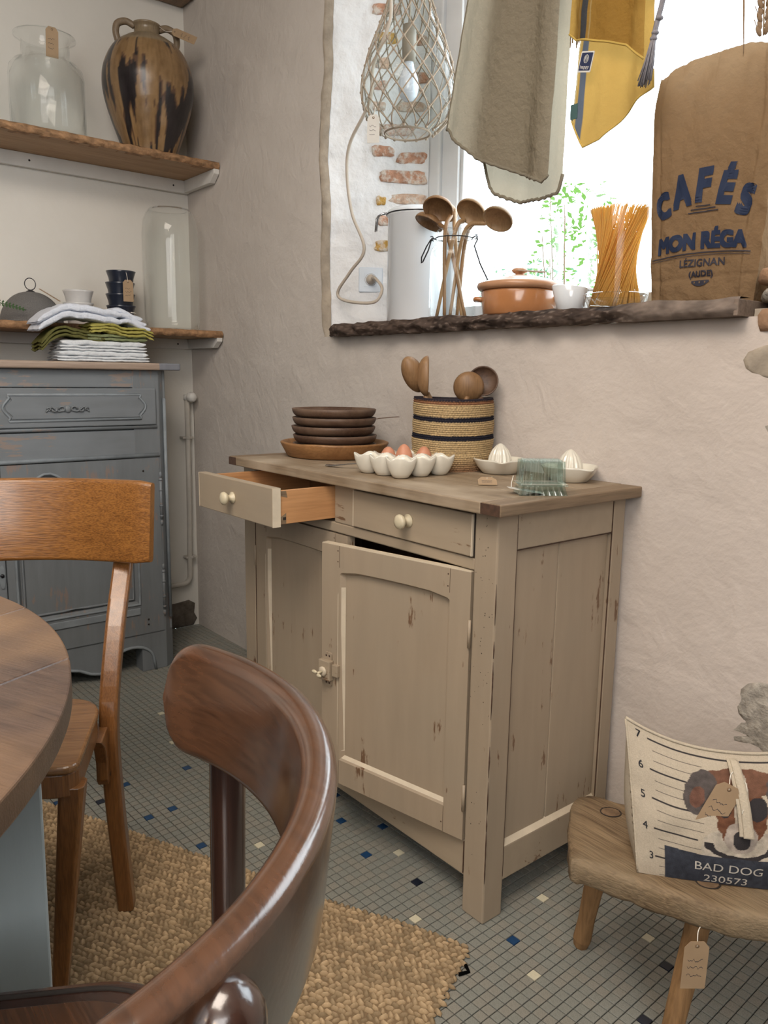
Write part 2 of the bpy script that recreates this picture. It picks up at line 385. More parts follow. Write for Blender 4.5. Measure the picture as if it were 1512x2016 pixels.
for k in ('tile_grey', 'tile_grey2', 'tile_blue', 'tile_black', 'tile_cream', 'tile_brown'):
    me = bpy.data.meshes.new('tile'); me.from_pydata(tv, [], tf); me.materials.append(M[k]); tile_me[k] = me
def shown(x, y):     # near, uncovered part of the floor: right of the rug, below the sideboard and around the stool
    return -0.30 < x < 0.62 and -0.30 < y < 0.40 and not (x < -0.05 and y > 0.06) and x*0.45-y > -0.26
cand = []
for i in range(-100, 80):
    for j in range(-70, 40):
        x, y = tile_xy(i, j)
        if XL < x < 1.3 and -1.75 < y < 0.46: cand.append((i, j, x, y))
near = sorted([q for q in cand if shown(q[2], q[3]) and q[:2] not in special and (q[2]*0.62+q[3]*-0.78) < 0.36 and not (q[2] < 0.02 and q[3] < -0.055+(-0.02-q[2])*0.62)], key=lambda q: (Vector((q[2], q[3], 0))-CAM).length)[:262]
nearset = {q[:2] for q in near}
stuff = {'tile_grey': MB(), 'tile_grey2': MB()}; nstuff = 0
for i, j, x, y in cand:
    k = special.get((i, j)) or ('tile_grey' if nz((x*30, y*30, 3)) > -0.05 else 'tile_grey2')
    if (i, j) in nearset or (i, j) in special:
        o = bpy.data.objects.new('tile', tile_me[k]); COL.objects.link(o); o.parent = fl
        o.location = (x, y, random.uniform(-0.0003, 0.0)); o.rotation_euler = (random.uniform(-.006, .006), random.uniform(-.006, .006), ANG+random.uniform(-.012, .012))
    else:
        a = ANG+random.uniform(-.012, .012); c_, s_ = math.cos(a), math.sin(a); dz = random.uniform(-0.0003, 0)
        stuff[k].add([(x+c_*p[0]-s_*p[1], y+s_*p[0]+c_*p[1], p[2]+dz) for p in tv], tf, False)
for k, b in stuff.items(): b.build('small_tiles', M[k], fl, kind='stuff')

# ------------------------------------------------------------------ walls
def xe(z):           # wavy plastered corner of the window opening
    base = -1.245 if z > 1.3 else -1.235
    return base-0.028*math.exp(-((z-1.90)/0.14)**2)-0.012*math.exp(-((z-1.50)/0.2)**2)+0.012*nz((z*6, 0, 1))+0.005*nz((z*25, 3, 1))
X_ST, X_OP, ZS, ZT = 0.235, 1.30, 1.285, 2.62
zs = sorted(set([round(0.03*i, 3) for i in range(101)]+[ZS, ZT]))
cols = [('a', t/44) for t in range(45)]+[('b', t/44) for t in range(1, 45)]+[('c', t/30) for t in range(1, 31)]
def wx(cl, z):
    k, t = cl
    return lerp(XL, xe(z), t) if k == 'a' else (lerp(xe(z), X_OP, t) if k == 'b' else lerp(X_OP, XR, t))
wb = MB(); vs_, cs_ = [], []
def wall_tint(x, z):
    f = 1.0
    warm = max(0, min(1, (x+1.0)/1.4))
    return (lerp(1.0, 1.03, warm)*f, lerp(1.0, 0.985, warm)*f, lerp(0.995, 0.965, warm)*f)
for z in zs:
    for cl in cols:
        x = wx(cl, z); vs_.append((x, YW-0.005*nz((x*2.4, z*2.4, 0))-0.0015*nz((x*11, z*11, 5)), z)); cs_.append(wall_tint(x, z))
nc = len(cols); fs_ = []
for r in range(len(zs)-1):
    for k in range(nc-1):
        if cols[k+1][0] == 'b' and ZS-0.001 <= zs[r] < ZT-0.001: continue
        a = r*nc+k; fs_.append((a, a+1, a+nc+1, a+nc))
wb.add(vs_, fs_, True, cs_)
wall = wb.build('wall_window', M['plaster'], attr=True, kind='structure')
# thickness of the rough plaster lip along the opening, brown where the paint has worn off
lp = MB(); zl = [ZS-0.02+0.012*i for i in range(int((ZT-ZS)/0.012)+4)]
prof = ((-0.006, 0.004), (0.001, -0.001), (0.008, 0.003), (0.015, 0.011), (0.022, 0.022))
lp.grid(lambda u, v: (lambda z, k: (xe(z)+k[0]+0.003*nz((z*14, u*9, 2)), YW+k[1]-0.005*nz((xe(z)*2.4, z*2.4, 0))+0.003*nz((z*12, u*5, 7)), z))(lerp(zl[0], zl[-1], v), prof[round(u*4)]), 4, 120)
lp.build('plaster_edge', M['stone'], wall)
RX0, RY0, RX1, RY1 = -1.232, 0.463, -1.045, 0.735
def rv(u, z, d=0.0):  # point on the splayed reveal, d = outwards
    nx, ny = (RY1-RY0), -(RX1-RX0); l = math.hypot(nx, ny); nx /= l; ny /= l
    e = xe(z)+0.012-(-1.232)
    return (lerp(RX0+e, RX1, u)+nx*d, lerp(RY0, RY1, u)+ny*d, z)
rb = MB(); rb.grid(lambda u, v: rv(u, lerp(1.25, 2.66, v), 0.006*nz((u*5, v*22, 1))+0.003*nz((u*18, v*90, 4))), 40, 170, col=lambda u, v: (1, 1, 1) )
rev = rb.build('wall_reveal', M['reveal'], attr=True, kind='structure')
def stone_blob(name, fn, parent, m, pts, thick, n=10, seed=0):
    # rounded irregular slab: outline pts in surface coords (a,b); fn(a,b,d) -> space
    cx = sum(p[0] for p in pts)/len(pts); cy = sum(p[1] for p in pts)/len(pts); b = MB(); rows = []
    for s, d in ((1.0, -0.004), (0.97, thick*0.6), (0.86, thick), (0.5, thick*1.05)):
        rows.append([fn(cx+(p[0]-cx)*s, cy+(p[1]-cy)*s, d+0.0025*nz((p[0]*60+seed, p[1]*60, d*50))) for p in pts])
    k = len(pts); vs = [q for r in rows for q in r]+[fn(cx, cy, thick)]
    fs = [(r*k+i, r*k+(i+1) % k, (r+1)*k+(i+1) % k, (r+1)*k+i) for r in range(3) for i in range(k)]+[(3*k+i, 3*k+(i+1) % k, 4*k) for i in range(k)]
    b.add(vs, fs, True); return b.build(name, m, parent)
def blob_pts(a, b, wa, hb, n=14, seed=0, sq=3.2, rough=0.1):
    out = []
    for i in range(n):
        t = 2*PI*i/n; c, s = math.cos(t), math.sin(t); r = 1/((abs(c)**sq+abs(s)**sq)**(1/sq)); r *= 1+rough*nz((c*1.5+seed, s*1.5, seed*1.7))
        out.append((a+wa/2*c*r, b+hb/2*s*r))
    return out
bricks = [(0.66, 1.958, 0.5, 0.032, 'brick'), (0.55, 1.893, 0.24, 0.034, 'brick'), (0.83, 1.872, 0.34, 0.036, 'brick'), (0.74, 1.812, 0.5, 0.042, 'brick'), (0.9, 1.805, 0.2, 0.03, 'brick_pale'),
          (0.81, 1.742, 0.42, 0.036, 'brick_pale'), (0.53, 1.735, 0.11, 0.028, 'brick_ochre'), (0.64, 1.672, 0.34, 0.034, 'brick'), (0.62, 1.59, 0.3, 0.036, 'brick_ochre'), (0.86, 1.66, 0.2, 0.034, 'brick_pale'),
          (0.56, 2.235, 0.24, 0.036, 'brick_ochre'), (0.51, 2.16, 0.18, 0.032, 'brick_pale'), (0.5, 2.092, 0.17, 0.03, 'brick'), (0.56, 2.32, 0.3, 0.034, 'brick'), (0.50, 2.028, 0.15, 0.03, 'brick_pale'),
          (0.85, 2.235, 0.24, 0.034, 'brick'), (0.82, 2.03, 0.3, 0.034, 'brick_pale'), (0.85, 2.12, 0.26, 0.034, 'brick'), (0.75, 2.40, 0.4, 0.034, 'brick'), (0.8, 1.50, 0.3, 0.036, 'brick'), (0.78, 1.42, 0.34, 0.034, 'brick_pale')]
for k, (u, z, wu, hz, m) in enumerate(bricks):
    stone_blob('brick', rv, rev, M[m], blob_pts(u, z, wu*0.9, hz, 20, k*3.1, 5, .28), 0.0055, seed=k)
wf = lambda a, b, d: (a, YW-d, b)
for k, (pts, m) in enumerate([
    (blob_pts(0.385, 0.485, 0.19, 0.13, 24, 3, 3, .4), 'stone_grey'), (blob_pts(0.345, 0.430, 0.13, 0.06, 24, 9, 3, .4), 'stone_grey'),
    (blob_pts(0.345, 1.20, 0.20, 0.075, 16, 5, 2.6, .25), 'stone'), (blob_pts(0.36, 1.115, 0.14, 0.045, 12, 6, 2.4, .25), 'stone'), (blob_pts(0.37, 1.055, 0.16, 0.075, 16, 8, 2.4, .3), 'stone_grey')]):
    stone_blob('stone', wf, wall, M[m], pts, 0.0025, seed=k+20)
# low broken ledge of stones to the right of the sill
lg = lambda x0, x1, z0, z1: None
for k, (x0, x1, z0, z1, m) in enumerate([(0.232, 0.42, 1.245, 1.308, 'stone_brown'), (0.236, 0.44, 1.310, 1.342, 'stone_grey'), (0.230, 0.40, 1.344, 1.382, 'stone_brown'), (0.41, 0.72, 1.346, 1.39, 'stone'), (0.45, 0.72, 1.285, 1.342, 'stone')]):
    b = MB()
    b.ell((0, 0, 0), (1, 1, 1), 20, 12)
    q = []
    for p in b.v:
        p = Vector(p); m_ = (abs(p.x)**5+abs(p.y)**5+abs(p.z)**5)**(1/5); p = p/m_
        nn = 1+0.07*nz((p.x*1.6+k*5, p.y*1.6, p.z*1.6))
        q.append((lerp(x0, x1, p.x*nn/2+0.5), lerp(YW-0.012, 0.76, p.y/2+0.5)+0.006*nz((p.x*4, p.z*4, k)), lerp(z0, z1, p.z*nn/2+0.5)))
    b.v = q; b.build('stone', M[m], wall)
MB().box((0.245, YW+0.005, 1.20), (XR, 0.78, 1.30)).build('trim_1', M['stone'], kind='structure')
MB().box((-1.62, YW+0.012, 0.0), (-1.30, 0.86, ZC)).build('wall_backing', M['stone'], kind='structure')
MB().box((-1.31, 0.74, 1.2), (-1.10, 0.86, ZC)).build('wall_reveal_back', M['stone'], kind='structure')
MB().box((XL-0.12, YB, 0.0), (XL-0.012, 0.6, ZC)).build('wall_left_backing', M['stone'], kind='structure')
MB().box((XL-0.12, YW+0.012, 0.0), (-1.6, 0.6, ZC)).build('wall_corner_backing', M['stone'], kind='structure')
MB().box((X_OP, YW+0.004, 1.30), (XR, 0.78, 2.66)).build('wall_right_jamb', M['plaster_left'], kind='structure')
MB().box((-1.3, YW+0.004, 2.66), (XR, 0.78, 3.0)).build('wall_lintel', M['plaster_left'], kind='structure')
lw_ = MB(); lw_.grid(lambda u, v: (XL+0.003*nz((u*12, v*8, 3)), lerp(YB, YW, u), v*ZC), 90, 70, col=lambda u, v: (1, 1, 1), flip=True)
wl = lw_.build('wall_left', M['plaster_left'], attr=True, kind='structure')
lf = lambda a, b, d: (XL+d, a, b)
stone_blob('stone', lf, wl, M['stone_dark'], [(0.20, 0.0), (0.42, 0.0), (0.44, 0.03), (0.425, 0.06), (0.43, 0.105), (0.40, 0.125), (0.33, 0.118), (0.26, 0.122), (0.20, 0.115)], 0.006, seed=41)
MB().box((XL-0.1, YB-0.1, 0), (XR, YB, ZC)).build('wall_back', M['plaster_left'], kind='structure')
MB().box((XR, YB, 0), (XR+0.1, 0.9, ZC)).build('wall_right', M['plaster_left'], kind='structure')
MB().box((XL, YB, ZC), (XR, 0.9, ZC+0.1)).build('ceiling', M['white_paint'], kind='structure')

# ------------------------------------------------------------------ window
win = MB()
def bar(b, x0, x1, z0, z1, y0=0.735, y1=0.80): b.box((x0, y0, z0), (x1, y1, z1))
bar(win, -1.10, -1.0, 1.29, 2.66, 0.738, 0.82); bar(win, 1.22, X_OP+0.01, 1.29, 2.66, 0.738, 0.82); bar(win, -1.0, 1.22, 2.56, 2.66, 0.738, 0.82); bar(win, -1.0, 1.22, 1.27, 1.325, 0.738, 0.82)
window = win.build('window_1', M['frame_white'], kind='structure', bevel=0.006)
sash = MB()
for a, b in ((-0.995, 1.215),):
    bar(sash, a, a+0.075, 1.33, 2.555, 0.748, 0.795); bar(sash, b-0.06, b, 1.33, 2.555, 0.748, 0.795); bar(sash, a+0.075, b-0.06, 1.33, 1.385, 0.748, 0.795); bar(sash, a+0.075, b-0.06, 2.49, 2.555, 0.748, 0.795)
    bar(sash, a+0.075, a+0.088, 1.385, 2.49, 0.76, 0.785)
    MB().box((a+0.08, 0.770, 1.38), (b-0.055, 0.774, 2.50)).build('pane', M['glass'], window)
sash.build('sash', M['frame_white'], window, bevel=0.004)
# ------------------------------------------------------------------ outdoors beyond the glass
M['gravel'] = plain('pale_gravel', (0.55, 0.52, 0.46), 0.9, 0.2, 20); M['leaf'] = cloth('leaf_green', (0.10, 0.20, 0.045), 0.45, 60, 0, 0.2); M['leaf2'] = cloth('leaf_bluegreen', (0.09, 0.19, 0.11), 0.45, 60, 0, 0.2)
M['twig'] = plain('twig_bark', (0.16, 0.11, 0.07), 0.9)
MB().box((-14, 0.95, -0.4), (8, 16, -0.3)).build('ground', M['gravel'], kind='structure')
def shrub(label, x, y, z0, z1, rad, n, m, seed):
    rnd = random.Random(seed); t = thing('garden_shrub', label, 'shrub', (x, y, -0.3), 0, 'shrubs beyond the window')
    st = MB(); lf_ = MB()
    for k in range(9):
        a = rnd.uniform(0, 2*PI); top = Vector((rad*rnd.uniform(.2, .8)*math.cos(a), rad*rnd.uniform(.2, .8)*math.sin(a), lerp(z0, z1, rnd.uniform(.4, 1))))
        pts = spline([(0.04*math.cos(a), 0.04*math.sin(a), 0), (top.x*.4, top.y*.4, top.z*.5), top], 5); st.tube(pts, [lerp(.012, .003, i/(len(pts)-1)) for i in range(len(pts))], 5)
    for k in range(n):
        a = rnd.uniform(0, 2*PI); zz = rnd.uniform(0, 1); r = rad*math.sqrt(rnd.random())*(0.5+0.6*math.sin(PI*min(1, zz*.9+.08)))
        c = Vector((r*math.cos(a), r*math.sin(a), lerp(z0, z1, zz))); d = Vector((rnd.gauss(0, 1), rnd.gauss(0, 1), rnd.gauss(-.2, .7))).normalized(); s = d.orthogonal().normalized()
        l = rnd.uniform(.03, .065); lf_.add([c, c+d*l*.5+s*l*.22, c+d*l, c+d*l*.5-s*l*.22], [(0, 1, 2, 3)], False)
    st.build('stem', M['twig'], t); lf_.build('foliage', m, t, kind='stuff')
shrub('bushy green shrub outdoors seen between the pasta jar and hanging linen towel', -2.1, 2.9, 0.8, 2.6, 0.34, 1100, M['leaf'], 3)
shrub('low blue-green shrub outdoors seen through the big glass jar', -3.3, 3.9, 0.5, 2.35, 0.6, 1500, M['leaf2'], 5)
shrub('green shrub outdoors seen just right of the paper bag', -0.85, 2.7, 0.5, 2.35, 0.4, 1200, M['leaf'], 8)
# ------------------------------------------------------------------ cream sideboard
M['cream'] = painted('cream_paint', (0.36, 0.285, 0.205), (0.16, 0.09, 0.05), 0.70, 0.5, 'Z', 0.05, (0.33, 0.275, 0.205)); M['cream_x'] = painted('cream_paint_flat', (0.37, 0.295, 0.21), (0.16, 0.09, 0.05), 0.72, 0.5, 'X', 0.05, (0.335, 0.28, 0.21))
M['cream_edge'] = plain('cream_worn_edge', (0.60, 0.52, 0.40), 0.55, 0.08); M['dark_gap'] = plain('dark_interior', (0.02, 0.014, 0.01), 0.9)
M['old_top'] = wood('old_worktop_wood', (0.165, 0.112, 0.066), (0.33, 0.25, 0.165), 'X', 0.8, 0.55, 0.25, 0, (5, (0.42, 0.34, 0.25))); M['old_top_y'] = wood('old_worktop_end', (0.13, 0.085, 0.05), (0.28, 0.20, 0.125), 'Y', 0.8, 0.55, 0.25)
M['end_grain'] = plain('dark_end_grain', (0.075, 0.04, 0.025), 0.6, 0.3, 90)
M['drawer_wood'] = wood('orange_drawer_wood', (0.42, 0.20, 0.08), (0.58, 0.31, 0.14), 'Y', 0.7, 0.5, 0.2); M['drawer_dark'] = wood('brown_drawer_wood', (0.20, 0.10, 0.05), (0.32, 0.17, 0.085), 'X', 0.7, 0.55, 0.2)
M['knob'] = plain('ivory_knob', (0.60, 0.53, 0.38), 0.35, 0.1)
W, D, H = 1.007, 0.427, 0.92
sb = thing('sideboard', 'cream painted wooden sideboard with one drawer pulled open and right door ajar', 'sideboard', (-W/2, D/2, 0))
for x0, y0 in ((-0.063, 0), (-W, 0), (-0.045, D-0.045), (-W, D-0.045)):
    d = 0.063 if y0 == 0 else 0.045; b = MB(); b.box((x0, y0, 0.0), (x0+d, y0+(0.06 if y0 == 0 else 0.045), H-0.026)); b.build('leg', M['cream'], sb, True, 0.004)
def rail(x0, x1, z0, z1, y0, y1, name='rail', m='cream_x'): return MB().box((x0, y0, z0), (x1, y1, z1)).build(name, M[m], sb, True, 0.003)
rail(-0.944, -0.063, 0.08, 0.165, 0.006, 0.03); rail(-0.944, -0.063, 0.769, 0.794, 0.003, 0.03); rail(-0.553, -0.471, 0.794, 0.894, 0.003, 0.03, 'drawer_divider'); rail(-0.944, -0.063, 0.888, 0.895, 0.003, 0.03)
for xs, nm in ((-0.018, 1), (-W+0.002, 0)):
    rail(xs, xs+0.016, 0.815, 0.894, 0.06, D-0.045, 'side_rail'); rail(xs, xs+0.016, 0.08, 0.16, 0.06, D-0.045, 'side_rail')
    b = MB(); b.hexa([(xs, 0.06, 0.16), (xs+0.016, 0.06, 0.16), (xs+0.016, D-0.045, 0.16), (xs, D-0.045, 0.16)], [(xs, 0.06, 0.172), (xs+0.004, 0.06, 0.172), (xs+0.004, D-0.045, 0.172), (xs, D-0.045, 0.172)]); b.build('chamfer', M['cream_edge'], sb, True)
    for y0, y1 in ((0.06, 0.2065), (0.2080, D-0.045)):
        rail(xs, xs+0.006, 0.165, 0.82, y0, y1, 'side_panel', 'cream')
MB().box((-W+0.01, D-0.02, 0.08), (-0.01, D-0.01, 0.89)).build('back_panel', M['drawer_dark'], sb, True)
MB().box((-W+0.02, 0.03, 0.10), (-0.02, D-0.02, 0.112)).build('shelf', M['drawer_dark'], sb, True)
MB().box((-W+0.02, 0.03, 0.78), (-0.02, D-0.02, 0.785)).build('dust_board', M['drawer_dark'], sb, True)
# worktop: three boards between two end boards
for y0, y1 in ((-0.031, 0.132), (0.133, 0.29), (0.291, 0.440)):
    MB().box((-W+0.012, y0, H-0.025), (-0.022, y1, H+0.0005*random.uniform(-1, 1))).build('worktop_board', M['old_top'], sb, True, 0.0025)
for x0, x1 in ((-W-0.031, -W+0.0115), (-0.0215, 0.031)):
    MB().box((x0, -0.030, H-0.025), (x1, 0.440, H)).build('end_board', M['old_top_y'], sb, True, 0.003)
    MB().box((x0+0.001, -0.0312, H-0.0235), (x1-0.002, -0.030, H-0.002)).build('end_grain', M['end_grain'], sb, True)
def knob(parent, x, y, z, m, r=0.017, ln=0.034):
    T = frame((x, y, z), (0, -1, 0)); b = MB()
    b.lathe([(0.0, 0), (r*0.85, 0), (r*0.9, 0.003), (r*0.45, 0.007), (r*0.42, ln*0.45), (r*0.8, ln*0.55), (r, ln*0.72), (r*0.92, ln*0.88), (r*0.5, ln*0.98), (0, ln)], 24, T)
    return b.build('knob', m, parent, True)
def drawer(x0, x1, z0, z1, pull, name='drawer'):
    y = -pull; b = MB(); b.box((x0, y-0.002, z0), (x1, y+0.02, z1))
    dr = b.build(name, M['cream_x'], sb, True, 0.0025)
    k = knob(dr, (x0+x1)/2-0.002 if pull > .1 else -0.264, y-0.002, (z0+z1)/2+0.001, M['knob'])
    for s, xx in ((1, x1-0.004), (-1, x0+0.004)):
        xi = xx-s*0.011; a, c = min(xx, xi), max(xx, xi)
        MB().box((a, y+0.02, z0+0.006), (c, y+0.36, z1-0.008)).build('drawer_side', M['drawer_wood'], dr, True, 0.001)
        # dovetails: painted front keyed into the side
        xa = xx+s*0.0006; dv = MB()
        dv.add([(xa, y+0.019, z1-0.009), (xa, y+0.037, z1-0.009), (xa, y+0.041, z1-0.026), (xa, y+0.019, z1-0.020)], [(0, 1, 2, 3)], False); dv.build('dovetail', M['old_top_y'], dr, True); dv = MB()
        dv.add([(xa, y+0.019, z0+0.007), (xa, y+0.037, z0+0.007), (xa, y+0.037, z0+0.033), (xa, y+0.019, z0+0.022)], [(0, 1, 2, 3)], False)
        dv.build('dovetail', M['old_top_y'], dr, True)
        sl = MB(); sl.box((min(xa, xa+s*.0004), y+0.028, z0+0.016), (max(xa, xa+s*.0004), y+0.0365, z0+0.023)); sl.build('groove', M['dark_gap'], dr, True)
        MB().box((min(x1-0.002, x1) if s > 0 else x0-0.0006, y-0.0025, z0+0.001), (x1+0.0006 if s > 0 else x0+0.002, y+0.0195, z1-0.001)).build('worn_edge', M['cream_edge'], dr, True)
    MB().box((x0+0.012, y+0.02, z0+0.014), (x1-0.012, y+0.36, z0+0.02)).build('drawer_bottom', M['drawer_dark'], dr, True)
    MB().box((x0+0.012, y+0.35, z0+0.014), (x1-0.012, y+0.36, z1-0.01)).build('drawer_back', M['drawer_dark'], dr, True)
    return dr
drawer(-0.941, -0.556, 0.797, 0.8925, 0.172); drawer(-0.469, -0.068, 0.797, 0.886, 0.001)
for k in range(14):      # worn paint along the front corner
    z0 = random.uniform(0.02, 0.86); ln = random.uniform(0.02, 0.09)
    MB().tube([(0.0004, 0.0004, z0), (0.0006, 0.0006, z0+ln*0.5), (0.0004, 0.0004, z0+ln)], [0.0004, 0.0016, 0.0004], 5).build('worn_edge', M['end_grain'], sb, True)
for x_, y_, x2, y2, z0, z1 in ((-0.9435, 0.0, -0.9425, 0.003, 0.09, 0.88), (-0.0640, -0.0004, -0.0630, 0.003, 0.09, 0.165)): MB().box((x_, y_, z0), (x2, y2, z1)).build('gap', M['end_grain'], sb, True)
for y0 in (0.0595, D-0.0455): MB().box((-0.004, y0, 0.09), (-0.0012, y0+0.0012, 0.892)).build('gap', M['end_grain'], sb, True)
MB().box((-0.0105, 0.06, 0.8135), (-0.0015, D-0.045, 0.815)).build('gap', M['end_grain'], sb, True)
wh_ = MB()
for k in range(46):
    x_, z_ = random.uniform(-0.060, -0.004), random.choice((random.uniform(0.50, 0.89), random.uniform(0.1, 0.89))); wh_.lathe([(0, 0.0002), (random.uniform(0.0006, 0.0013), 0.0001), (0.0002, 0)], 6, frame((x_, -0.0003, z_), (0, -1, 0)))
wh_.build('worm_holes', M['dark_gap'], sb, True, kind='stuff')
dk = MB(); dk.box((-0.0672, 0.0015, 0.797), (-0.0645, 0.006, 0.888)); dk.build('gap', M['dark_gap'], sb, True)
def ring_frame(b, outer, inner, inner2, y0, yc, yb, T):
    # frame face between outer rectangle and shaped opening, chamfered down to the panel
    n = len(inner); (ox0, oz0, ox1, oz1) = outer; cx, cz = (ox0+ox1)/2, (oz0+oz1)/2; op = []
    for x, z in inner:
        dx, dz = x-cx, z-cz; t = min(((ox1-cx)/abs(dx)) if abs(dx) > 1e-9 else 9, ((oz1-cz)/abs(dz)) if abs(dz) > 1e-9 else 9); op.append((cx+dx*t, cz+dz*t))
    # snap nearest points onto the corners
    for c in ((ox0, oz0), (ox1, oz0), (ox1, oz1), (ox0, oz1)):
        k = min(range(n), key=lambda i: (op[i][0]-c[0])**2+(op[i][1]-c[1])**2); op[k] = c
    rows = [[(x, yb, z) for x, z in op], [(x, y0, z) for x, z in op], [(x, y0, z) for x, z in inner], [(x, yc, z) for x, z in inner2]]
    vs = [T(Vector(p)) for r in rows for p in r]
    b.add(vs, [(r*n+i, r*n+(i+1) % n, (r+1)*n+(i+1) % n, (r+1)*n+i) for r in range(3) for i in range(n)], False)
def opening(x0, z0, x1, z1, notch=0.015, rise=0.007, off=0.0):
    pts = []
    for k in range(9): pts.append((lerp(x0, x1, k/8), z0))
    for k in range(1, 9): pts.append((x1, lerp(z0, z1-notch, k/8)))
    for k in range(1, 6):
        a = PI/2*k/6; pts.append((x1-notch*(1-math.cos(a))*0.9, z1-notch+notch*math.sin(a)*0.55+0.0))
    for k in range(9):
        t = k/8; pts.append((lerp(x1-notch*1.1, x0+notch*1.1, t), z1-rise*0.9+rise*(max(0, math.sin(PI*t)))**0.3))
    for k in range(5, 0, -1):
        a = PI/2*k/6; pts.append((x0+notch*(1-math.cos(a))*0.9, z1-notch+notch*math.sin(a)*0.55))
    for k in range(8, 0, -1): pts.append((x0, lerp(z0, z1-notch, k/8)))
    return pts
def door(name, w_, h_, loc, rz, hinge_left):
    # local: x from 0 (hinge) to s*w_, z 0..h_, front towards -y
    s = 1 if hinge_left else -1
    x0, x1 = (0, w_) if s > 0 else (-w_, 0); sw = 0.056
    a, c = (x0+0.058, x1-0.052); inn = opening(a, 0.062, c, h_-0.056); inn2 = opening(a+0.010, 0.074, c-0.007, h_-0.063, 0.013)
    I = lambda p: p
    b = MB(); ring_frame(b, (x0, 0, x1, h_), inn, inn2, -0.001, 0.011, 0.021, I)
    b.add([(x0, 0.021, 0), (x1, 0.021, 0), (x1, 0.021, h_), (x0, 0.021, h_)], [(0, 3, 2, 1)], False)
    e = b.build(name, M['cream'], sb, True); e.location = loc; e.rotation_euler = (0, 0, rz)
    MB().box((a-0.002, 0.0105, 0.055), (c+0.002, 0.0185, h_-0.05)).build('door_panel', M['cream'], e)
    ch = MB(); ch.add([(a+0.0, -0.0006, 0.085), (a-0.006, -0.0012, 0.10), (a-0.006, -0.0012, h_-0.12), (a, -0.0006, h_-0.10), (a+0.010, 0.0098, h_-0.10), (a+0.010, 0.0098, 0.085)], [(0, 5, 4, 3, 2, 1)], False)
    ch.add([(a, -0.0006, 0.062), (c, -0.0006, 0.062), (c-0.007, 0.0098, 0.0735), (a+0.010, 0.0098, 0.0735)], [(0, 1, 2, 3)], False); ch.build('chamfer', M['cream_edge'], e)
    for xx in (x0+0.0565, x1-0.0525):
        MB().box((xx, -0.0014, h_-0.052), (xx+0.0008, -0.0008, h_)).build('joint', M['end_grain'], e); MB().box((xx, -0.0014, 0), (xx+0.0008, -0.0008, 0.06)).build('joint', M['end_grain'], e)
        for zz in (h_-0.014, h_-0.04, 0.02): MB().box((xx-0.006, -0.0014, zz), (xx-0.003, -0.0008, zz+0.003)).build('nail', M['end_grain'], e)
    for zz in (0.07, h_-0.16):
        MB().tube([(-s*0.001, -0.003, zz), (-s*0.001, -0.003, zz+0.06)], 0.0035, 8).build('hinge', M['cream'], e)
    return e, x0, x1
dl, _, _ = door('door', 0.447, 0.597, (-0.943, 0.003, 0.169), 0, True)
dr_, x0, x1 = door('door', 0.424, 0.597, (-0.066, -0.002, 0.168), math.radians(11), False)
te = MB(); te.box((x0+0.001, -0.0008, 0.5965), (x1-0.001, 0.019, 0.5985)); te.build('worn_edge', M['cream_edge'], dr_)
lk = MB(); lk.box((x0+0.003, -0.017, 0.262), (x0+0.040, -0.001, 0.312)); lock = lk.build('lock', M['cream_x'], dr_, False, 0.002)
b = MB(); b.prism(rrect(x0+0.012, 0.246, x0+0.036, 0.330, 0.006), -0.004, 0, lambda p: (p[0], p[2]-0.001, p[1])); b.build('lock_plate', M['cream'], dr_)
b = MB(); b.lathe([(0, 0), (0.012, 0), (0.012, 0.004), (0.008, 0.006), (0, 0.006)], 20, frame((x0+0.02, -0.017, 0.285), (0, -1, 0))); b.build('lock_boss', M['cream_edge'], dr_)
b = MB(); b.box((x0+0.041, -0.010, 0.275), (x0+0.060, 0.001, 0.305)); b.build('bolt_case', M['cream_x'], dr_, False, 0.0015)
b = MB(); b.tube([(x0+0.02, -0.022, 0.285), (x0+0.018, -0.036, 0.284)], 0.0035, 8); b.ell((x0+0.010, -0.037, 0.287), (0.009, 0.004, 0.0045), 10, 6); b.ell((x0+0.026, -0.038, 0.281), (0.008, 0.004, 0.0045), 10, 6); b.build('latch_key', M['knob'], dr_)
for xx in (0.019, 0.029):
    for zz in (0.322, 0.254): MB().lathe([(0.0, 0), (0.0028, 0), (0, 0.0008)], 8, frame((x0+xx, -0.0052, zz), (0, -1, 0))).build('screw', M['end_grain'], dr_)

# ------------------------------------------------------------------ blue grey cabinet
M['blue'] = painted('blue_grey_paint', (0.18, 0.197, 0.212), (0.28, 0.23, 0.205), 0.64, 0.5, 'Y', 0.09, (0.235, 0.262, 0.29)); M['blue_z'] = painted('blue_grey_paint_z', (0.17, 0.185, 0.198), (0.25, 0.20, 0.18), 0.65, 0.5, 'Z', 0.1, (0.205, 0.228, 0.245))
M['blue_light'] = plain('pale_blue_paint', (0.235, 0.265, 0.29), 0.5, 0.15, 20); M['bc_top'] = wood('cabinet_top_wood', (0.27, 0.19, 0.14), (0.44, 0.34, 0.27), 'Y', 1, 0.5, 0.2)
M['bc_top_end'] = painted('worn_blue_end', (0.20, 0.21, 0.24), (0.10, 0.08, 0.08), 0.62)
XF, YR, YL = -1.83, 0.102, -1.10
bc = thing('cupboard', 'blue-grey distressed painted cupboard with carved drawer pull and wooden top against the left wall', 'cupboard', (-2.04, -0.48, 0))
def cb(name, lo, hi, m='blue', bev=0.003): return MB().box(lo, hi).build(name, M[m], bc, True, bev)
b = MB(); b.prism([(-1.85, -1.06), (-1.85, 0.135), (-2.245, 0.135), (-2.245, -1.06)], 0.15, 1.164); b.build('carcass', M['blue_z'], bc, True)
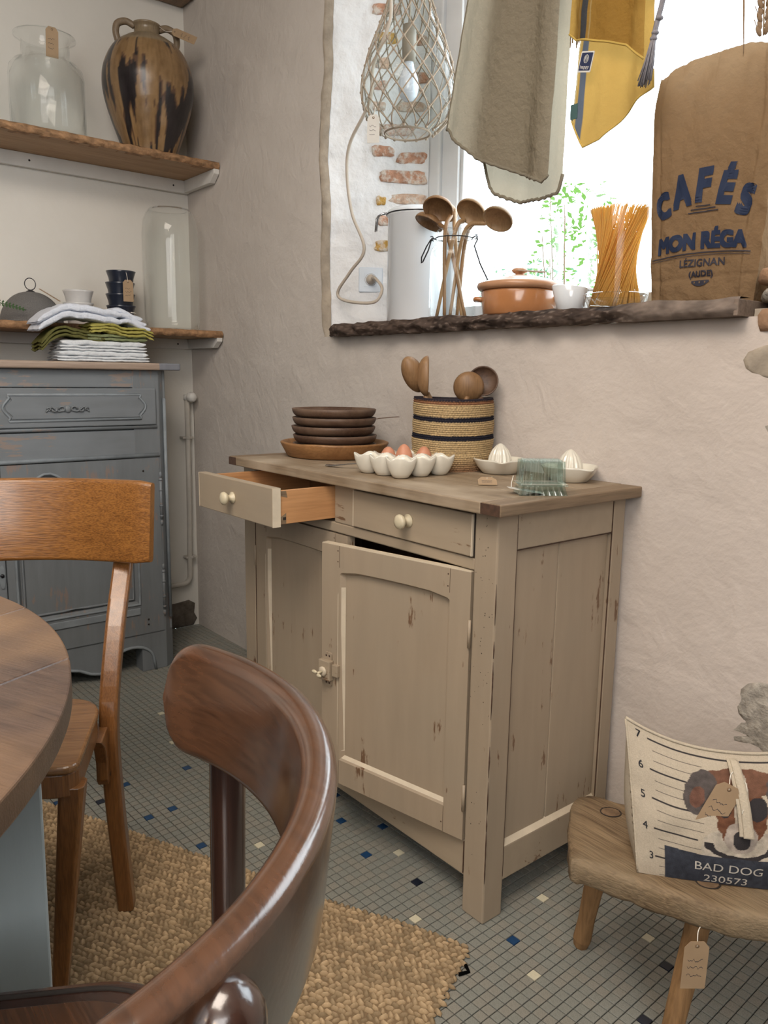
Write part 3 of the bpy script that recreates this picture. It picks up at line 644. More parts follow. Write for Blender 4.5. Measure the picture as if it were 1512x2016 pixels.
b = MB(); b.prism([(XF, YR-0.10), (XF, YR), (XF-0.032, YR+0.04), (XF-0.07, YR+0.04), (XF-0.07, YR-0.10)], 0.0, 1.164); b.build('post', M['blue_z'], bc, True, 0.002)
b = MB(); tq = lambda p: p
cx_, cy_ = XF-0.016, YR+0.02
b.tube([(cx_+0.004, cy_+0.006, 0.20), (cx_+0.004, cy_+0.006, 1.06)], 0.0065, 8); b.build('flute', M['blue_light'], bc, True)
cb('top_rail', (XF-0.02, YL, 1.10), (XF-0.001, YR-0.09, 1.164)); cb('middle_rail', (XF-0.02, YL, 0.845), (XF-0.001, YR-0.02, 0.945)); cb('stile', (XF-0.02, -0.495, 0.15), (XF-0.001, -0.468, 0.85))
b = MB(); b.tube([(XF+0.002, -1.08, 0.848), (XF+0.002, YR-0.006, 0.848)], 0.008, 8); b.build('moulding', M['blue_light'], bc, True)
b = MB(); b.tube([(XF+0.001, -1.08, 0.955), (XF+0.001, YR-0.012, 0.955)], 0.007, 8); b.build('moulding', M['blue'], bc, True)
# drawers
for k, (y0, y1) in enumerate(((-0.485, 0.087), (-1.08, -0.495))):
    b = MB(); b.box((XF-0.02, y0, 0.963), (XF+0.010, y1, 1.098)); d = b.build('drawer', M['blue'], bc, True, 0.004)
    # raised field with serpentine ends
    def field(off):
        P = []; a0, a1, z0, z1 = y0+0.03+off, y1-0.034-off, 0.986+off, 1.076-off
        n = 16
        for i in range(n+1): t = i/n; P.append((a1-0.012+0.013*math.cos(2*PI*(t-0.5))*(1 if 0.12 < t < 0.88 else 0.4)-0.008, lerp(z0, z1, t)))
        for i in range(n+1): t = i/n; P.append((a0+0.012-0.013*math.cos(2*PI*(t-0.5))*(1 if 0.12 < t < 0.88 else 0.4)+0.008, lerp(z1, z0, t)))
        return P
    f0 = field(0); b = MB(); b.tube([(XF+0.0105, p[0], p[1]) for p in f0], 0.0042, 6, closed=True); b.build('drawer_moulding', M['blue_light'], d, True)
    f1 = field(0.008); b = MB(); b.prism(f1, 0.009, 0.014, lambda p: (XF+p[2], p[0], p[1])); b.build('drawer_field', M['blue'], d, True)
    if k == 0:
        yc, zc = -0.238, 1.026; b = MB()
        for sgn in (-1, 1):
            for q, (o, rr) in enumerate(((0.020, 0.012), (0.045, 0.010), (0.064, 0.007))):
                pts = []
                for i in range(17):
                    a = i/16*1.6*2*PI; r = rr*(1-i/20); pts.append((XF+0.017+0.004*math.sin(i*.4), yc+sgn*(o+r*math.cos(a)*0.95), zc+r*math.sin(a)*0.9*(1 if q % 2 == 0 else -1)))
                b.tube(pts, [0.0032*(1-i/30) for i in range(17)], 6)
            b.tube(spline([(XF+0.016, yc, zc+0.006), (XF+0.018, yc+sgn*0.03, zc-0.008), (XF+0.018, yc+sgn*0.055, zc+0.007), (XF+0.016, yc+sgn*0.074, zc-0.010)], 6), 0.003, 6)
        b.ell((XF+0.016, yc, zc), (0.006, 0.012, 0.013), 12, 8); b.build('carved_pull', M['blue_z'], d, True)
# doors
for k, (y0, y1) in enumerate(((-0.466, YR-0.008), (-1.08, -0.497))):
    e = MB(); zz0, zz1 = 0.155, 0.838
    inn = []; a, c, z0, z1 = y0+0.03, y1-0.095, 0.275, 0.735
    for i in range(11): inn.append((lerp(a, c, i/10), z0))
    for i in range(1, 11): inn.append((c, lerp(z0, z1, i/10)))
    for i in range(1, 21):
        t = i/20; yy = lerp(c, a, t); inn.append((yy, z1+0.068*math.exp(-((yy-(-0.315 if k == 0 else -0.7))/0.075)**2)))
    for i in range(9, 0, -1): inn.append((a, lerp(z0, z1, i/10)))
    cyy, czz = sum(p[0] for p in inn)/len(inn), sum(p[1] for p in inn)/len(inn)
    in2 = [(p[0]-math.copysign(0.014, p[0]-cyy), p[1]-math.copysign(0.014, p[1]-czz)) for p in inn]
    T = lambda p: (XF+0.004-p[1], p[0], p[2])
    ring_frame(e, (y0, zz0, y1, zz1), inn, in2, 0.0, 0.012, 0.02, T)
    dd = e.build('door', M['blue_z'], bc, True)
    MB().box((XF-0.018, a-0.01, 0.26), (XF-0.0085, c+0.01, 0.81)).build('door_panel', M['blue_z'], dd, True)
    b = MB(); b.tube([(XF+0.004, p[0], p[1]) for p in inn], 0.005, 6, closed=True); b.build('door_moulding', M['blue_light'], dd, True)
    b = MB(); b.tube([(XF-0.004, p[0]-math.copysign(0.022, p[0]-cyy), p[1]-math.copysign(0.022, p[1]-czz)) for p in inn], 0.0045, 6, closed=True); b.build('door_moulding', M['blue'], dd, True)
    b = MB(); b.box((XF+0.0042, a, 0.235), (XF+0.009, c, 0.262)); b.build('door_moulding', M['blue_light'], dd, True, 0.004)
    if k == 0:
        for zz in (0.60, 0.24):
            b = MB(); b.tube([(XF+0.006, y1+0.002, zz), (XF+0.006, y1+0.002, zz+0.16)], 0.0055, 8); b.ell((XF+0.006, y1+0.002, zz-0.012), (0.006, 0.006, 0.012), 8, 6); b.ell((XF+0.006, y1+0.002, zz+0.172), (0.006, 0.006, 0.012), 8, 6)
            for q in (0.01, 0.05, 0.11, 0.15): b.tube([(XF+0.006, y1+0.002, zz+q), (XF+0.006, y1+0.002, zz+q+0.005)], 0.0072, 8)
            b.build('hinge', M['blue'], dd, True)
        for yy, zz in ((0.03, 0.79), (0.03, 0.21), (0.03, 0.19), (-0.44, 0.79)): MB().lathe([(0, 0), (0.004, 0), (0.003, 0.002), (0, 0.0025)], 8, frame((XF+0.0045, yy, zz), (1, 0, 0))).build('peg', M['dark_gap'], dd, True)
b = MB(); b.prism(blob_pts(0, 0, 0.02, 0.085, 16, 2, 2, 0), 0, 0.003, lambda p: (XF+p[2], -0.482+p[0], 0.455+p[1])); es = b.build('keyhole_plate', M['blue_light'], bc, True)
b = MB(); b.lathe([(0, 0), (0.007, 0), (0.006, 0.004), (0, 0.005)], 14, frame((XF+0.003, -0.482, 0.46), (1, 0, 0))); b.build('keyhole', M['iron'], es, True)
# scalloped apron with a scroll
ap = [(-1.08, 0.15), (-1.08, 0.05)]
for i in range(9): t = i/8; ap.append((lerp(-0.95, -0.30, t), 0.075+0.02*math.sin(PI*t)))
ap += [(-0.24, 0.06), (-0.20, 0.038), (-0.165, 0.030), (-0.150, 0.040)]
for i in range(13): a = PI-PI*i/12; ap.append((-0.040+0.088*math.cos(a), 0.045+0.062*math.sin(a)))
ap += [(0.055, 0.0), (0.10, 0.0), (0.10, 0.155)]
ap = [(-1.08, 0.158)]+ap[1:-1]+[(0.10, 0.158)]
b = MB(); b.prism(ap, -0.02, 0.0, lambda p: (XF+p[2]-0.001, p[0], p[1])); b.build('apron', M['blue_z'], bc, True)
edge = [(XF+0.001, p[0], p[1]) for p in ap[10:-2]]; b = MB(); b.tube(edge, 0.006, 6); b.build('apron_moulding', M['blue_light'], bc, True)
for yy in (-1.0,): cb('leg', (XF-0.06, yy-0.06, 0), (XF-0.002, yy, 0.16), 'blue_z')
for yy in (-1.05, 0.07): cb('leg', (-2.24, yy, 0), (-2.18, yy+0.06, 0.16), 'blue_z')
# worktop
b = MB(); P = rrect(-2.245, -1.13, -1.80, 0.178, 0.012, 4); b.prism(P, 1.164, 1.19); b.build('worktop', M['bc_top'], bc, True, 0.006, 3)
b = MB(); b.box((-2.24, 0.095, 1.1645), (-1.7985, 0.1795, 1.1905)); b.build('worktop_end', M['bc_top_end'], bc, True, 0.005, 3)
# ------------------------------------------------------------------ oak chair facing the table
M['oak'] = wood('varnished_oak', (0.13, 0.046, 0.010), (0.34, 0.145, 0.035), 'Y', 2.2, 0.28, 0.5, 0.5, None, 0.5, -math.radians(30)); M['oak_z'] = wood('varnished_oak_leg', (0.11, 0.042, 0.012), (0.27, 0.115, 0.034), 'Z', 1.8, 0.32, 0.3, 0.4)
M['oak_seat'] = wood('worn_oak_seat', (0.14, 0.062, 0.022), (0.28, 0.145, 0.06), 'Y', 1.6, 0.26, 0.3, 0.5, (7, (0.24, 0.13, 0.055)), 0.15, -math.radians(30))
l_ = Vector((0.50, 0.866, 0)); d_ = Vector((0.866, -0.50, 0)); Zv = Vector((0, 0, 1))
oc = thing('dining_chair', 'light orange-brown wooden chair with wide plank backrest facing the round table', 'chair', (-0.54, -0.83, 0))
rp = spline([(-0.518, -0.575, 0.007), (-0.536, -0.585, 0.27), (-0.538, -0.587, 0.45), (-0.606, -0.540, 0.62), (-0.700, -0.478, 0.76), (-0.735, -0.455, 0.88)], 6)
def sq_leg(name, pts, w0, w1, parent, m, x=d_, oct_=0.25):
    b = MB(); n = len(pts)
    rows = []
    for i, p in enumerate(pts):
        ww = (w0[0]+(w1[0]-w0[0])*i/(n-1))/2; dd = (w0[1]+(w1[1]-w0[1])*i/(n-1))/2; k = oct_
        rows.append([p+x*a*dd+Zv.cross(x)*c*ww for a, c in ((1, 1-k), (1-k, 1), (-1+k, 1), (-1, 1-k), (-1, -1+k), (-1+k, -1), (1-k, -1), (1, -1+k))])
    vs = [q for r in rows for q in r]; m8 = len(rows)
    b.add(vs, [(r*8+i, r*8+(i+1) % 8, (r+1)*8+(i+1) % 8, (r+1)*8+i) for r in range(m8-1) for i in range(8)]+[tuple(reversed(range(8))), tuple(range((m8-1)*8, m8*8))], False)
    return b.build(name, m, parent, True, 0.002)
sq_leg('back_leg', rp, (0.034, 0.042), (0.044, 0.036), oc, M['oak_z']); sq_leg('back_leg', [p-l_*0.34-Vector((0, 0, 0)) for p in rp], (0.034, 0.042), (0.044, 0.036), oc, M['oak_z'])
FR = Vector((-0.312, -0.735, 0.44)); sq_leg('front_leg', [Vector((-0.350, -0.768, 0.007)), FR*0.5+Vector((-0.175, -0.384, 0)), FR], (0.027, 0.027), (0.044, 0.042), oc, M['oak_z'], oct_=0.3)
sq_leg('front_leg', [Vector((-0.350, -0.768, 0.007))-l_*0.36, FR*0.5+Vector((-0.175, -0.384, 0))-l_*0.355, FR-l_*0.35], (0.027, 0.027), (0.044, 0.042), oc, M['oak_z'], oct_=0.3)
# seat
A_, B_ = Vector((-0.555, -0.590, 0)), Vector((-0.280, -0.735, 0)); C_, E_ = B_-l_*0.41, A_-l_*0.35
def rounded(P, rr, n=6):
    out = []
    for i in range(len(P)):
        a, b, c = P[i-1], P[i], P[(i+1) % len(P)]; p0 = b+(a-b).normalized()*rr[i]; p1 = b+(c-b).normalized()*rr[i]
        for k in range(n+1): t = k/n; q = p0*(1-t)**2+b*2*t*(1-t)+p1*t*t; out.append((q.x, q.y))
    return out
outl = rounded([A_, E_, C_, B_], [0.09, 0.09, 0.035, 0.035])
b = MB(); b.prism(outl, 0.468, 0.484); b.build('seat', M['oak_seat'], oc, True, 0.006, 3)
sh = lambda k: [(lerp(sum(p[0] for p in outl)/len(outl), p[0], k), lerp(sum(p[1] for p in outl)/len(outl), p[1], k)) for p in outl]
b = MB(); b.prism(sh(0.985), 0.425, 0.469); b.build('seat_frame', M['oak_z'], oc, True, 0.003)
br = MB(); P = [(0.0, 0.43), (0.0, 0.33), (0.012, 0.305), (0.034, 0.305), (0.045, 0.32), (0.045, 0.36), (0.06, 0.40), (0.10, 0.43)]
T = lambda p: Vector((-0.542, -0.598, 0))+d_*(p[0]-0.005)+l_*p[2]+Zv*p[1]
br.prism(P, -0.012, 0.012, T); bk = br.build('brace', M['oak_z'], oc, True, 0.003)
b = MB(); b.lathe([(0, 0), (0.006, 0), (0.006, 0.0008), (0, 0.0008)], 12, frame(T((0.022, 0.325, 0.0122)), l_)); b.build('bolt_hole', M['dark_gap'], bk, True)
# backrest: bent plank
R0 = [(-0.620, -0.440), (-0.690, -0.497), (-0.757, -0.562), (-0.806, -0.630), (-0.844, -0.700), (-0.872, -0.775), (-0.888, -0.850)]
rs = spline([(p[0], p[1], 0) for p in R0], 6); pf = [(0, 0), (0, 1)]
prof = rrect(-0.0125, 0.742, 0.0125, 0.922, 0.009, 4)
b = MB(); rows = []
for i, p in enumerate(rs):
    t = (rs[min(i+1, len(rs)-1)]-rs[max(i-1, 0)]).normalized(); nrm = Vector((t.y, -t.x, 0))
    if nrm.dot(d_) < 0: nrm = -nrm
    t_ = i/(len(rs)-1); ins = max(0, 1-min(t_, 1-t_)*len(rs)/2.0)
    rows.append([p+nrm*(x*(1-0.25*ins)+(0.922-z)*0.16)+Zv*(lerp(z, 0.832, 0.05*ins))+t*(-(0.922-z)*0.03 if i == 0 else ((0.922-z)*0.03 if i == len(rs)-1 else 0)) for x, z in prof])
k = len(prof); vs = [q for r in rows for q in r]; n = len(rows)
b.add(vs, [(r*k+i, (r+1)*k+i, (r+1)*k+(i+1) % k, r*k+(i+1) % k) for r in range(n-1) for i in range(k)], True); b.add(rows[0], [tuple(range(k))], False); b.add(rows[-1], [tuple(reversed(range(k)))], False)
b.build('backrest', M['oak'], oc, True, 0.004)

# ------------------------------------------------------------------ round table
M['table_top'] = wood('brown_table_top', (0.045, 0.027, 0.021), (0.125, 0.080, 0.060), 'X', 1.6, 0.30, 0.35, 0.25, (4.5, (0.21, 0.125, 0.07)), 0.3, math.radians(24.6)); M['table_edge'] = wood('table_edge', (0.09, 0.05, 0.035), (0.2, 0.13, 0.1), 'Y', 1, 0.4, 0.2)
M['grey_leg'] = painted('grey_blue_leg_paint', (0.36, 0.42, 0.44), (0.09, 0.045, 0.035), 0.78, 0.45, 'Z', 0.05)
TC = Vector((-0.10, -1.568, 0)); TR = 0.744
tb = thing('round_table', 'round brown plank table with grey-blue painted square legs at lower left', 'table', (TC.x, TC.y, 0))
GD = Vector((0.909, 0.416, 0)); gd = GD; gx = Vector((GD.y, -GD.x, 0))     # board direction and across
edges = [-TR, -0.653, -0.42, -0.20, 0.02, 0.24, 0.46, TR]
ang_seam = math.radians(0)
for a, c in zip(edges, edges[1:]):
    pts = []; a2, c2 = a+0.0013, c-0.0013
    for i in range(25): x = lerp(a2, c2, i/24); pts.append((x, math.sqrt(max(0, TR*TR-x*x))))
    for i in range(25): x = lerp(c2, a2, i/24); pts.append((x, -math.sqrt(max(0, TR*TR-x*x))))
    if a2 <= -TR+0.001 or c2 >= TR-0.001: pts = [p for i, p in enumerate(pts) if i == 0 or (Vector(p)-Vector(pts[i-1])).length > 1e-4]
    b = MB(); b.prism(pts, 0.780, 0.812, lambda p: TC+gd*p[0]+gx*p[1]+Zv*p[2]); b.build('plank', M['table_top'], tb, True, 0.0025)
MB().lathe([(0, 0.7765), (TR-0.03, 0.7765), (TR-0.03, 0.7798), (0, 0.7798)], 48, lambda p: TC+p).build('seam_shade', M['dark_gap'], tb, True)  # dark sheet added below the planks, stands in for shade in the seams
def tleg(q, nm='leg'):
    b = MB(); c = (q[0]+q[1]+q[2]+q[3])/4
    b.hexa([lerp(c, p, 0.86)+Zv*0.007 for p in q], [p+Zv*0.7764 for p in q]); b.build(nm, M['grey_leg'], tb, True, 0.003)
Aq, Bq = Vector((0.064, -0.872, 0)), Vector((0.050, -0.940, 0)); vd = Vector((-0.97, 0.22, 0))*0.072
q0 = [Aq, Aq+vd, Bq+vd, Bq]
for k in range(4):
    Rm = Matrix.Rotation(k*PI/2, 3, 'Z'); tleg([TC+Rm @ ((p-TC)*0.985) for p in q0])
for k in range(4):
    Rm = Matrix.Rotation(k*PI/2, 3, 'Z'); c0 = (q0[0]+q0[2])/2; p, q = TC+Rm @ ((c0-TC)*0.97), TC+Matrix.Rotation((k+1)*PI/2, 3, 'Z') @ ((c0-TC)*0.97)
    t = (q-p).normalized(); nn = Vector((-t.y, t.x, 0))*0.011
    b = MB(); b.hexa([p-nn+Zv*.69, p+nn+Zv*.69, q+nn+Zv*.69, q-nn+Zv*.69], [p-nn+Zv*.776, p+nn+Zv*.776, q+nn+Zv*.776, q-nn+Zv*.776]); b.build('apron', M['grey_leg'], tb, True)

# ------------------------------------------------------------------ dark bentwood chair in the foreground
M['bent'] = wood('dark_bentwood', (0.028, 0.013, 0.008), (0.115, 0.050, 0.024), 'X', 0.7, 0.22, 0.3, 1.0, (5, (0.085, 0.040, 0.021))); M['bent_z'] = wood('dark_bentwood_leg', (0.018, 0.009, 0.007), (0.055, 0.025, 0.017), 'Z', 0.8, 0.2, 0.2, 1.0)
M['bent_rim'] = wood('worn_bentwood_rim', (0.12, 0.055, 0.03), (0.30, 0.16, 0.085), 'X', 0.5, 0.26, 0.15, 0.6)
BCc = Vector((0.45, -1.105, 0)); bch = thing('bentwood_chair', 'dark brown bentwood chair with curved backrest in the foreground', 'chair', (0.40, -1.14, 0))
# rounded-rect section swept on an arc, ends rounded off
angs = [math.radians(lerp(113, 7, (lambda q: q-0.045*math.sin(2*PI*q))(i/72))) for i in range(73)]; b = MB(); rows = []
for i, a in enumerate(angs):
    t = (lambda q: q-0.045*math.sin(2*PI*q))(i/72); e = min(t, 1-t)*0.304*math.radians(106); er = 0.040
    hh = 1.0 if e >= er else max(0.0, 1-(1-e/er)**3)**0.42; hh = max(hh, 0.03)
    drop = 0.0; zc = 0.848; hz = 0.053*hh
    rr = 0.302; lean = 0.10
    pr = rrect(-0.0125, -hz, 0.0125, hz, min(0.010, hz*0.95), 4)
    rows.append([BCc+Vector((math.cos(a), math.sin(a), 0))*(rr+x+(z)*lean)+Zv*(zc+z+0.004*math.sin(PI*t)) for x, z in pr])
k = len(pr); vs = [q for r in rows for q in r]; n = len(rows)
b.add(vs, [(r*k+i, r*k+(i+1) % k, (r+1)*k+(i+1) % k, (r+1)*k+i) for r in range(n-1) for i in range(k)], True); b.add(rows[0], [tuple(reversed(range(k)))], True); b.add(rows[-1], [tuple(range(k))], True)
b.build('backrest', M['bent'], bch, True)
def round_post(pts, rad, name):
    b = MB(); pts = spline(pts, 6); m = len(pts); r = [rad*(0.85+0.15*i/(m-1)) for i in range(m)]
    top, dirv = pts[-1], (pts[-1]-pts[-2]).normalized()
    for k in range(1, 6): a = k/5*PI/2*0.98; pts.append(top+dirv*rad*math.sin(a)); r.append(rad*math.cos(a))
    b.tube(pts, r, 16); return b.build(name, M['bent_z'], bch, True)
round_post([(0.31, -0.70, 0.005), (0.345, -0.765, 0.3), (0.362, -0.785, 0.5), (0.366, -0.787, 0.70), (0.363, -0.782, 0.845)], 0.0185, 'back_leg')
round_post([(0.83, -0.92, 0.005), (0.785, -0.96, 0.3), (0.76, -0.982, 0.5), (0.748, -0.988, 0.70), (0.746, -0.988, 0.872)], 0.0195, 'back_leg')
fb = Vector((-0.5, -0.866, 0)); fl_ = Vector((-0.866, 0.5, 0)); SC = Vector((0.4256, -1.108, 0))
so = [(lambda q: (SC.x+q.x, SC.y+q.y))(fb*p[0]+fl_*p[1]) for p in rrect(-0.22, -0.255, 0.225, 0.255, 0.11, 8)]
b = MB(); b.prism(so, 0.472, 0.515); ss = b.build('seat_rim', M['bent_z'], bch, True, 0.012, 4)
b = MB(); b.prism([(lerp(SC.x, p[0], .86), lerp(SC.y, p[1], .86)) for p in so], 0.5155, 0.519); b.build('seat', M['bent'], bch, True, 0.002)
b = MB(); b.tube([(lerp(SC.x, p[0], .93), lerp(SC.y, p[1], .93), 0.5155) for p in so], 0.0025, 6, closed=True); b.build('groove', M['dark_gap'], bch, True)
for s in (-1, 1):
    p = SC+fb*0.15+fl_*0.16*s; q = SC+fb*0.21+fl_*0.20*s; b = MB(); b.tube([q+Zv*0.005, p+Zv*0.478], [0.012, 0.018], 14); b.build('front_leg', M['bent_z'], bch, True)
b = MB(); b.tube([SC+Vector((0.16*math.cos(2*PI*i/32), 0.16*math.sin(2*PI*i/32), 0.26)) for i in range(32)], 0.009, 8, closed=True); b.build('leg_ring', M['bent_z'], bch, True)

# ------------------------------------------------------------------ jute rug
M['jute'] = attr_mat('jute_fibre', 'col', 0.9, 0.6, 260, 0.1)
rgA = Vector((0.037, -0.071, 0)); ru = Vector((-0.905, -0.425, 0)).normalized(); rv_ = Vector((0.425, -0.905, 0)).normalized()
b = MB(); RW, RH, PU, PV = 1.45, 1.05, 0.0150, 0.0115
b.grid(lambda u, v: rgA+ru*(0.004+u*RW)+rv_*(0.004+v*RH)+Zv*0.004, 6, 6, col=lambda u, v: (0.24, 0.165, 0.095), flip=True)
rnd = random.Random(4); nr = int(RH/PV)
for j in range(nr):
    for i in range(int(RW/PU)):
        u = (i+0.5*(j % 2))*PU+rnd.uniform(-.0015, .0015)+0.004*nz((i*.05, j*.11, 3)); v = j*PV+rnd.uniform(-.001, .001)+0.006*nz((i*.07, j*.06, 9))
        if u < -0.004+0.006*nz((0, j*.4, 2))+(0.012 if j < 1 else 0): continue
        P = rgA+ru*u+rv_*v
        if P.y < -1.25 or (P-CAM.xyz*1).length < 0: continue
        s = rnd.uniform(.85, 1.15); f = rnd.uniform(.62, 1.18)*(1+0.25*nz((u*5, v*5, 1))); hh = 0.0095*s
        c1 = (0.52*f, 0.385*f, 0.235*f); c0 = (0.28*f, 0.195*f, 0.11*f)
        a = (0.55 if j % 2 else -0.55)+rnd.uniform(-.55, .55); ax = ru*math.cos(a)+rv_*math.sin(a); ay = rv_*math.cos(a)-ru*math.sin(a); hl, hw = PU*0.74*s, PV*0.46*s
        vs = [P-ax*hl+Zv*.003, P-ax*hl*.5+ay*hw+Zv*.0035, P+ax*hl*.5+ay*hw+Zv*.0035, P+ax*hl+Zv*.003, P+ax*hl*.5-ay*hw+Zv*.0035, P-ax*hl*.5-ay*hw+Zv*.0035, P-ax*hl*.35+Zv*hh, P+ax*hl*.35+Zv*hh]
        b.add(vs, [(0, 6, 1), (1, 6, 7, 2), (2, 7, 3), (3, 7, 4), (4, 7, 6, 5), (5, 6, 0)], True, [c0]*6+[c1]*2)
rug = b.build('jute_rug', M['jute'], None, attr=True); tag(rug, 'chunky woven natural jute rug lying under the table and chairs', 'rug')
b = MB(); b.tube([rgA+ru*(-0.006)+rv_*0.05+Zv*.004, rgA+ru*(-0.018)+rv_*0.062+Zv*.003, rgA+ru*(-0.002)+rv_*0.078+Zv*.003], [0.004, 0.003, 0.004], 6); b.build('frayed_end', M['jute'], rug, False)

# ------------------------------------------------------------------ rustic stool
M['stool'] = wood('rough_stool_wood', (0.085, 0.047, 0.02), (0.28, 0.195, 0.11), 'X', 1.0, 0.75, 0.4, 0, (6, (0.24, 0.18, 0.11)), 1.0); M['stool_leg'] = wood('stool_leg_wood', (0.16, 0.085, 0.032), (0.31, 0.175, 0.075), 'Z', 0.8, 0.7, 0.25, 0, None, 0.5)
M['peg'] = plain('peg_end_grain', (0.16, 0.10, 0.055), 0.8, 0.3, 60, 0.4)
st = thing('stool', 'low rough wooden three-legged stool carrying the dog print doorstop', 'stool', (0.38, 0.12, 0))
top = [(0.147, 0.100), (0.257, -0.064), (0.285, -0.070), (0.318, -0.060), (0.379, -0.042), (0.463, -0.012), (0.522, 0.015), (0.559, 0.041), (0.62, 0.085), (0.665, 0.14), (0.69, 0.22), (0.685, 0.33), (0.66, 0.415), (0.60, 0.405), (0.40, 0.270), (0.24, 0.163)]
def smooth_poly(P, n=5):
    Q = []
    for i in range(len(P)):
        a, bq, c, dq = (Vector(P[(i+k-1) % len(P)]) for k in range(4))
        for k in range(n):
            t = k/n; Q.append(tuple(0.5*((2*bq)+(c-a)*t+(2*a-5*bq+4*c-dq)*t*t+(3*bq-a-3*c+dq)*t**3)))
    return Q
tp = smooth_poly(top, 8); b = MB(); n = len(tp); cxs, cys = 0.43, 0.16; rows = []
for s, z in ((0.97, 0.285), (1.0, 0.292), (1.0, 0.320), (0.985, 0.331), (0.9, 0.3325), (0.5, 0.331)):
    rows.append([(lerp(cxs, p[0], s)+0.004*nz((p[0]*22, p[1]*22, z*60))+0.003*nz((p[0]*70, p[1]*70, z*160)), lerp(cys, p[1], s)+0.004*nz((p[0]*22, p[1]*22, z*60+9))+0.003*nz((p[0]*70, p[1]*70, z*160+5)), z+0.0022*nz((p[0]*30*s, p[1]*30*s, 4))) for p in tp])
vs = [q for r in rows for q in r]+[(cxs, cys, 0.331), (cxs, cys, 0.285)]
b.add(vs, [(r*n+i, r*n+(i+1) % n, (r+1)*n+(i+1) % n, (r+1)*n+i) for r in range(5) for i in range(n)]+[(5*n+i, 5*n+(i+1) % n, 6*n) for i in range(n)]+[((i+1) % n, i, 6*n+1) for i in range(n)], True)
b.build('seat', M['stool'], st, True)
def stool_leg(foot, ten, r0, r1, k):
    f, t = Vector(foot), Vector(ten); b = MB(); dirv = (t-f)
    rr = [r0*0.8, r0*1.02, r0*0.93, (r0+r1)/2, r1]; pts = [f+dirv*q for q in (0, .06, .2, .5, (0.29-f.z)/dirv.z*1.0)]
    b.tube(pts, rr, 8, smooth=False); b.build('leg', M['stool_leg'], st, True, 0.003)
    p = MB(); T = frame(t+Vector((0, 0, -0.0005)), (0, 0, 1)); p.prism(blob_pts(0, 0, 0.036, 0.03, 14, k, 2.3, .12), -0.002, 0.0022, T); p.build('peg', M['peg'], st, True, 0.001)
    q = MB(); q.tube([T((0.0195*math.cos(a*PI/10), 0.0165*math.sin(a*PI/10), 0.001)) for a in range(20)], 0.0012, 5, closed=True); q.build('peg_gap', M['dark_gap'], st, True)
stool_leg((0.168, 0.118, 0), (0.226, 0.104, 0.332), 0.019, 0.0225, 1); stool_leg((0.437, -0.012, 0), (0.455, 0.050, 0.332), 0.020, 0.0215, 2); stool_leg((0.62, 0.36, 0), (0.56, 0.30, 0.332), 0.019, 0.022, 3)
tx = Vector((0.62, 0.78, 0)).normalized(); nf = Vector((0.78, -0.62, 0)).normalized(); tz = nf.cross(-tx).normalized()
o_ = Vector((0.482, -0.022, 0.268)); Tg = lambda p: o_+tx*p[0]+(Zv+nf*0.04)*p[1]+nf*p[2]
price_tag(st, Tg, 0.040, 0.082, [(0.478, -0.015, 0.285), (0.475, 0.0, 0.289)])

# ------------------------------------------------------------------ dog print doorstop
M['canvas'] = attr_mat('printed_canvas', 'col', 0.9, 0.35, 500, 0.15); M['canvas_plain'] = plain('natural_canvas', (0.50, 0.43, 0.33), 0.9, 0.06, 300, 0.3); M['print_ink'] = plain('black_print', (0.03, 0.03, 0.035), 0.9); M['print_light'] = plain('pale_print', (0.50, 0.47, 0.42), 0.9)
cu_, cn_ = Vector((0.76, 0.65, 0)).normalized(), Vector((0.65, -0.76, 0)).normalized(); CB = Vector((0.366, -0.020, 0.333)); CW, CDp = 0.285, 0.105
def cH(s): return 0.207+0.045*abs(2*s-1)**2.2
def cF(s, t, side=1, off=0.0):
    flare = -0.030*t*(1-2*s); hgt = cH(s)*t
    half = CDp/2*(1-t**1.3)
    bul = 0.026*math.sin(PI*min(1, max(0, s)))**0.6*math.sin(PI*min(1, t*0.93+0.05))**0.8
    wr = 0.0035*nz((s*7, t*6, side*3))*(1-abs(2*t-1)**4)
    return CB+cu_*(s*CW+flare)+Zv*(hgt+0.004*math.sin(t*PI))+cn_*(-CDp/2+side*(half+bul+wr+off))
base = (0.50, 0.43, 0.335)
def inE(s, t, cx, cy, rx, ry, rot=0.0):
    x, y = s-cx, t-cy; c, q = math.cos(rot), math.sin(rot); x, y = x*c+y*q, -x*q+y*c
    return (x/rx)**2+(y/ry)**2+0.18*nz((s*26, t*20, cx*9))
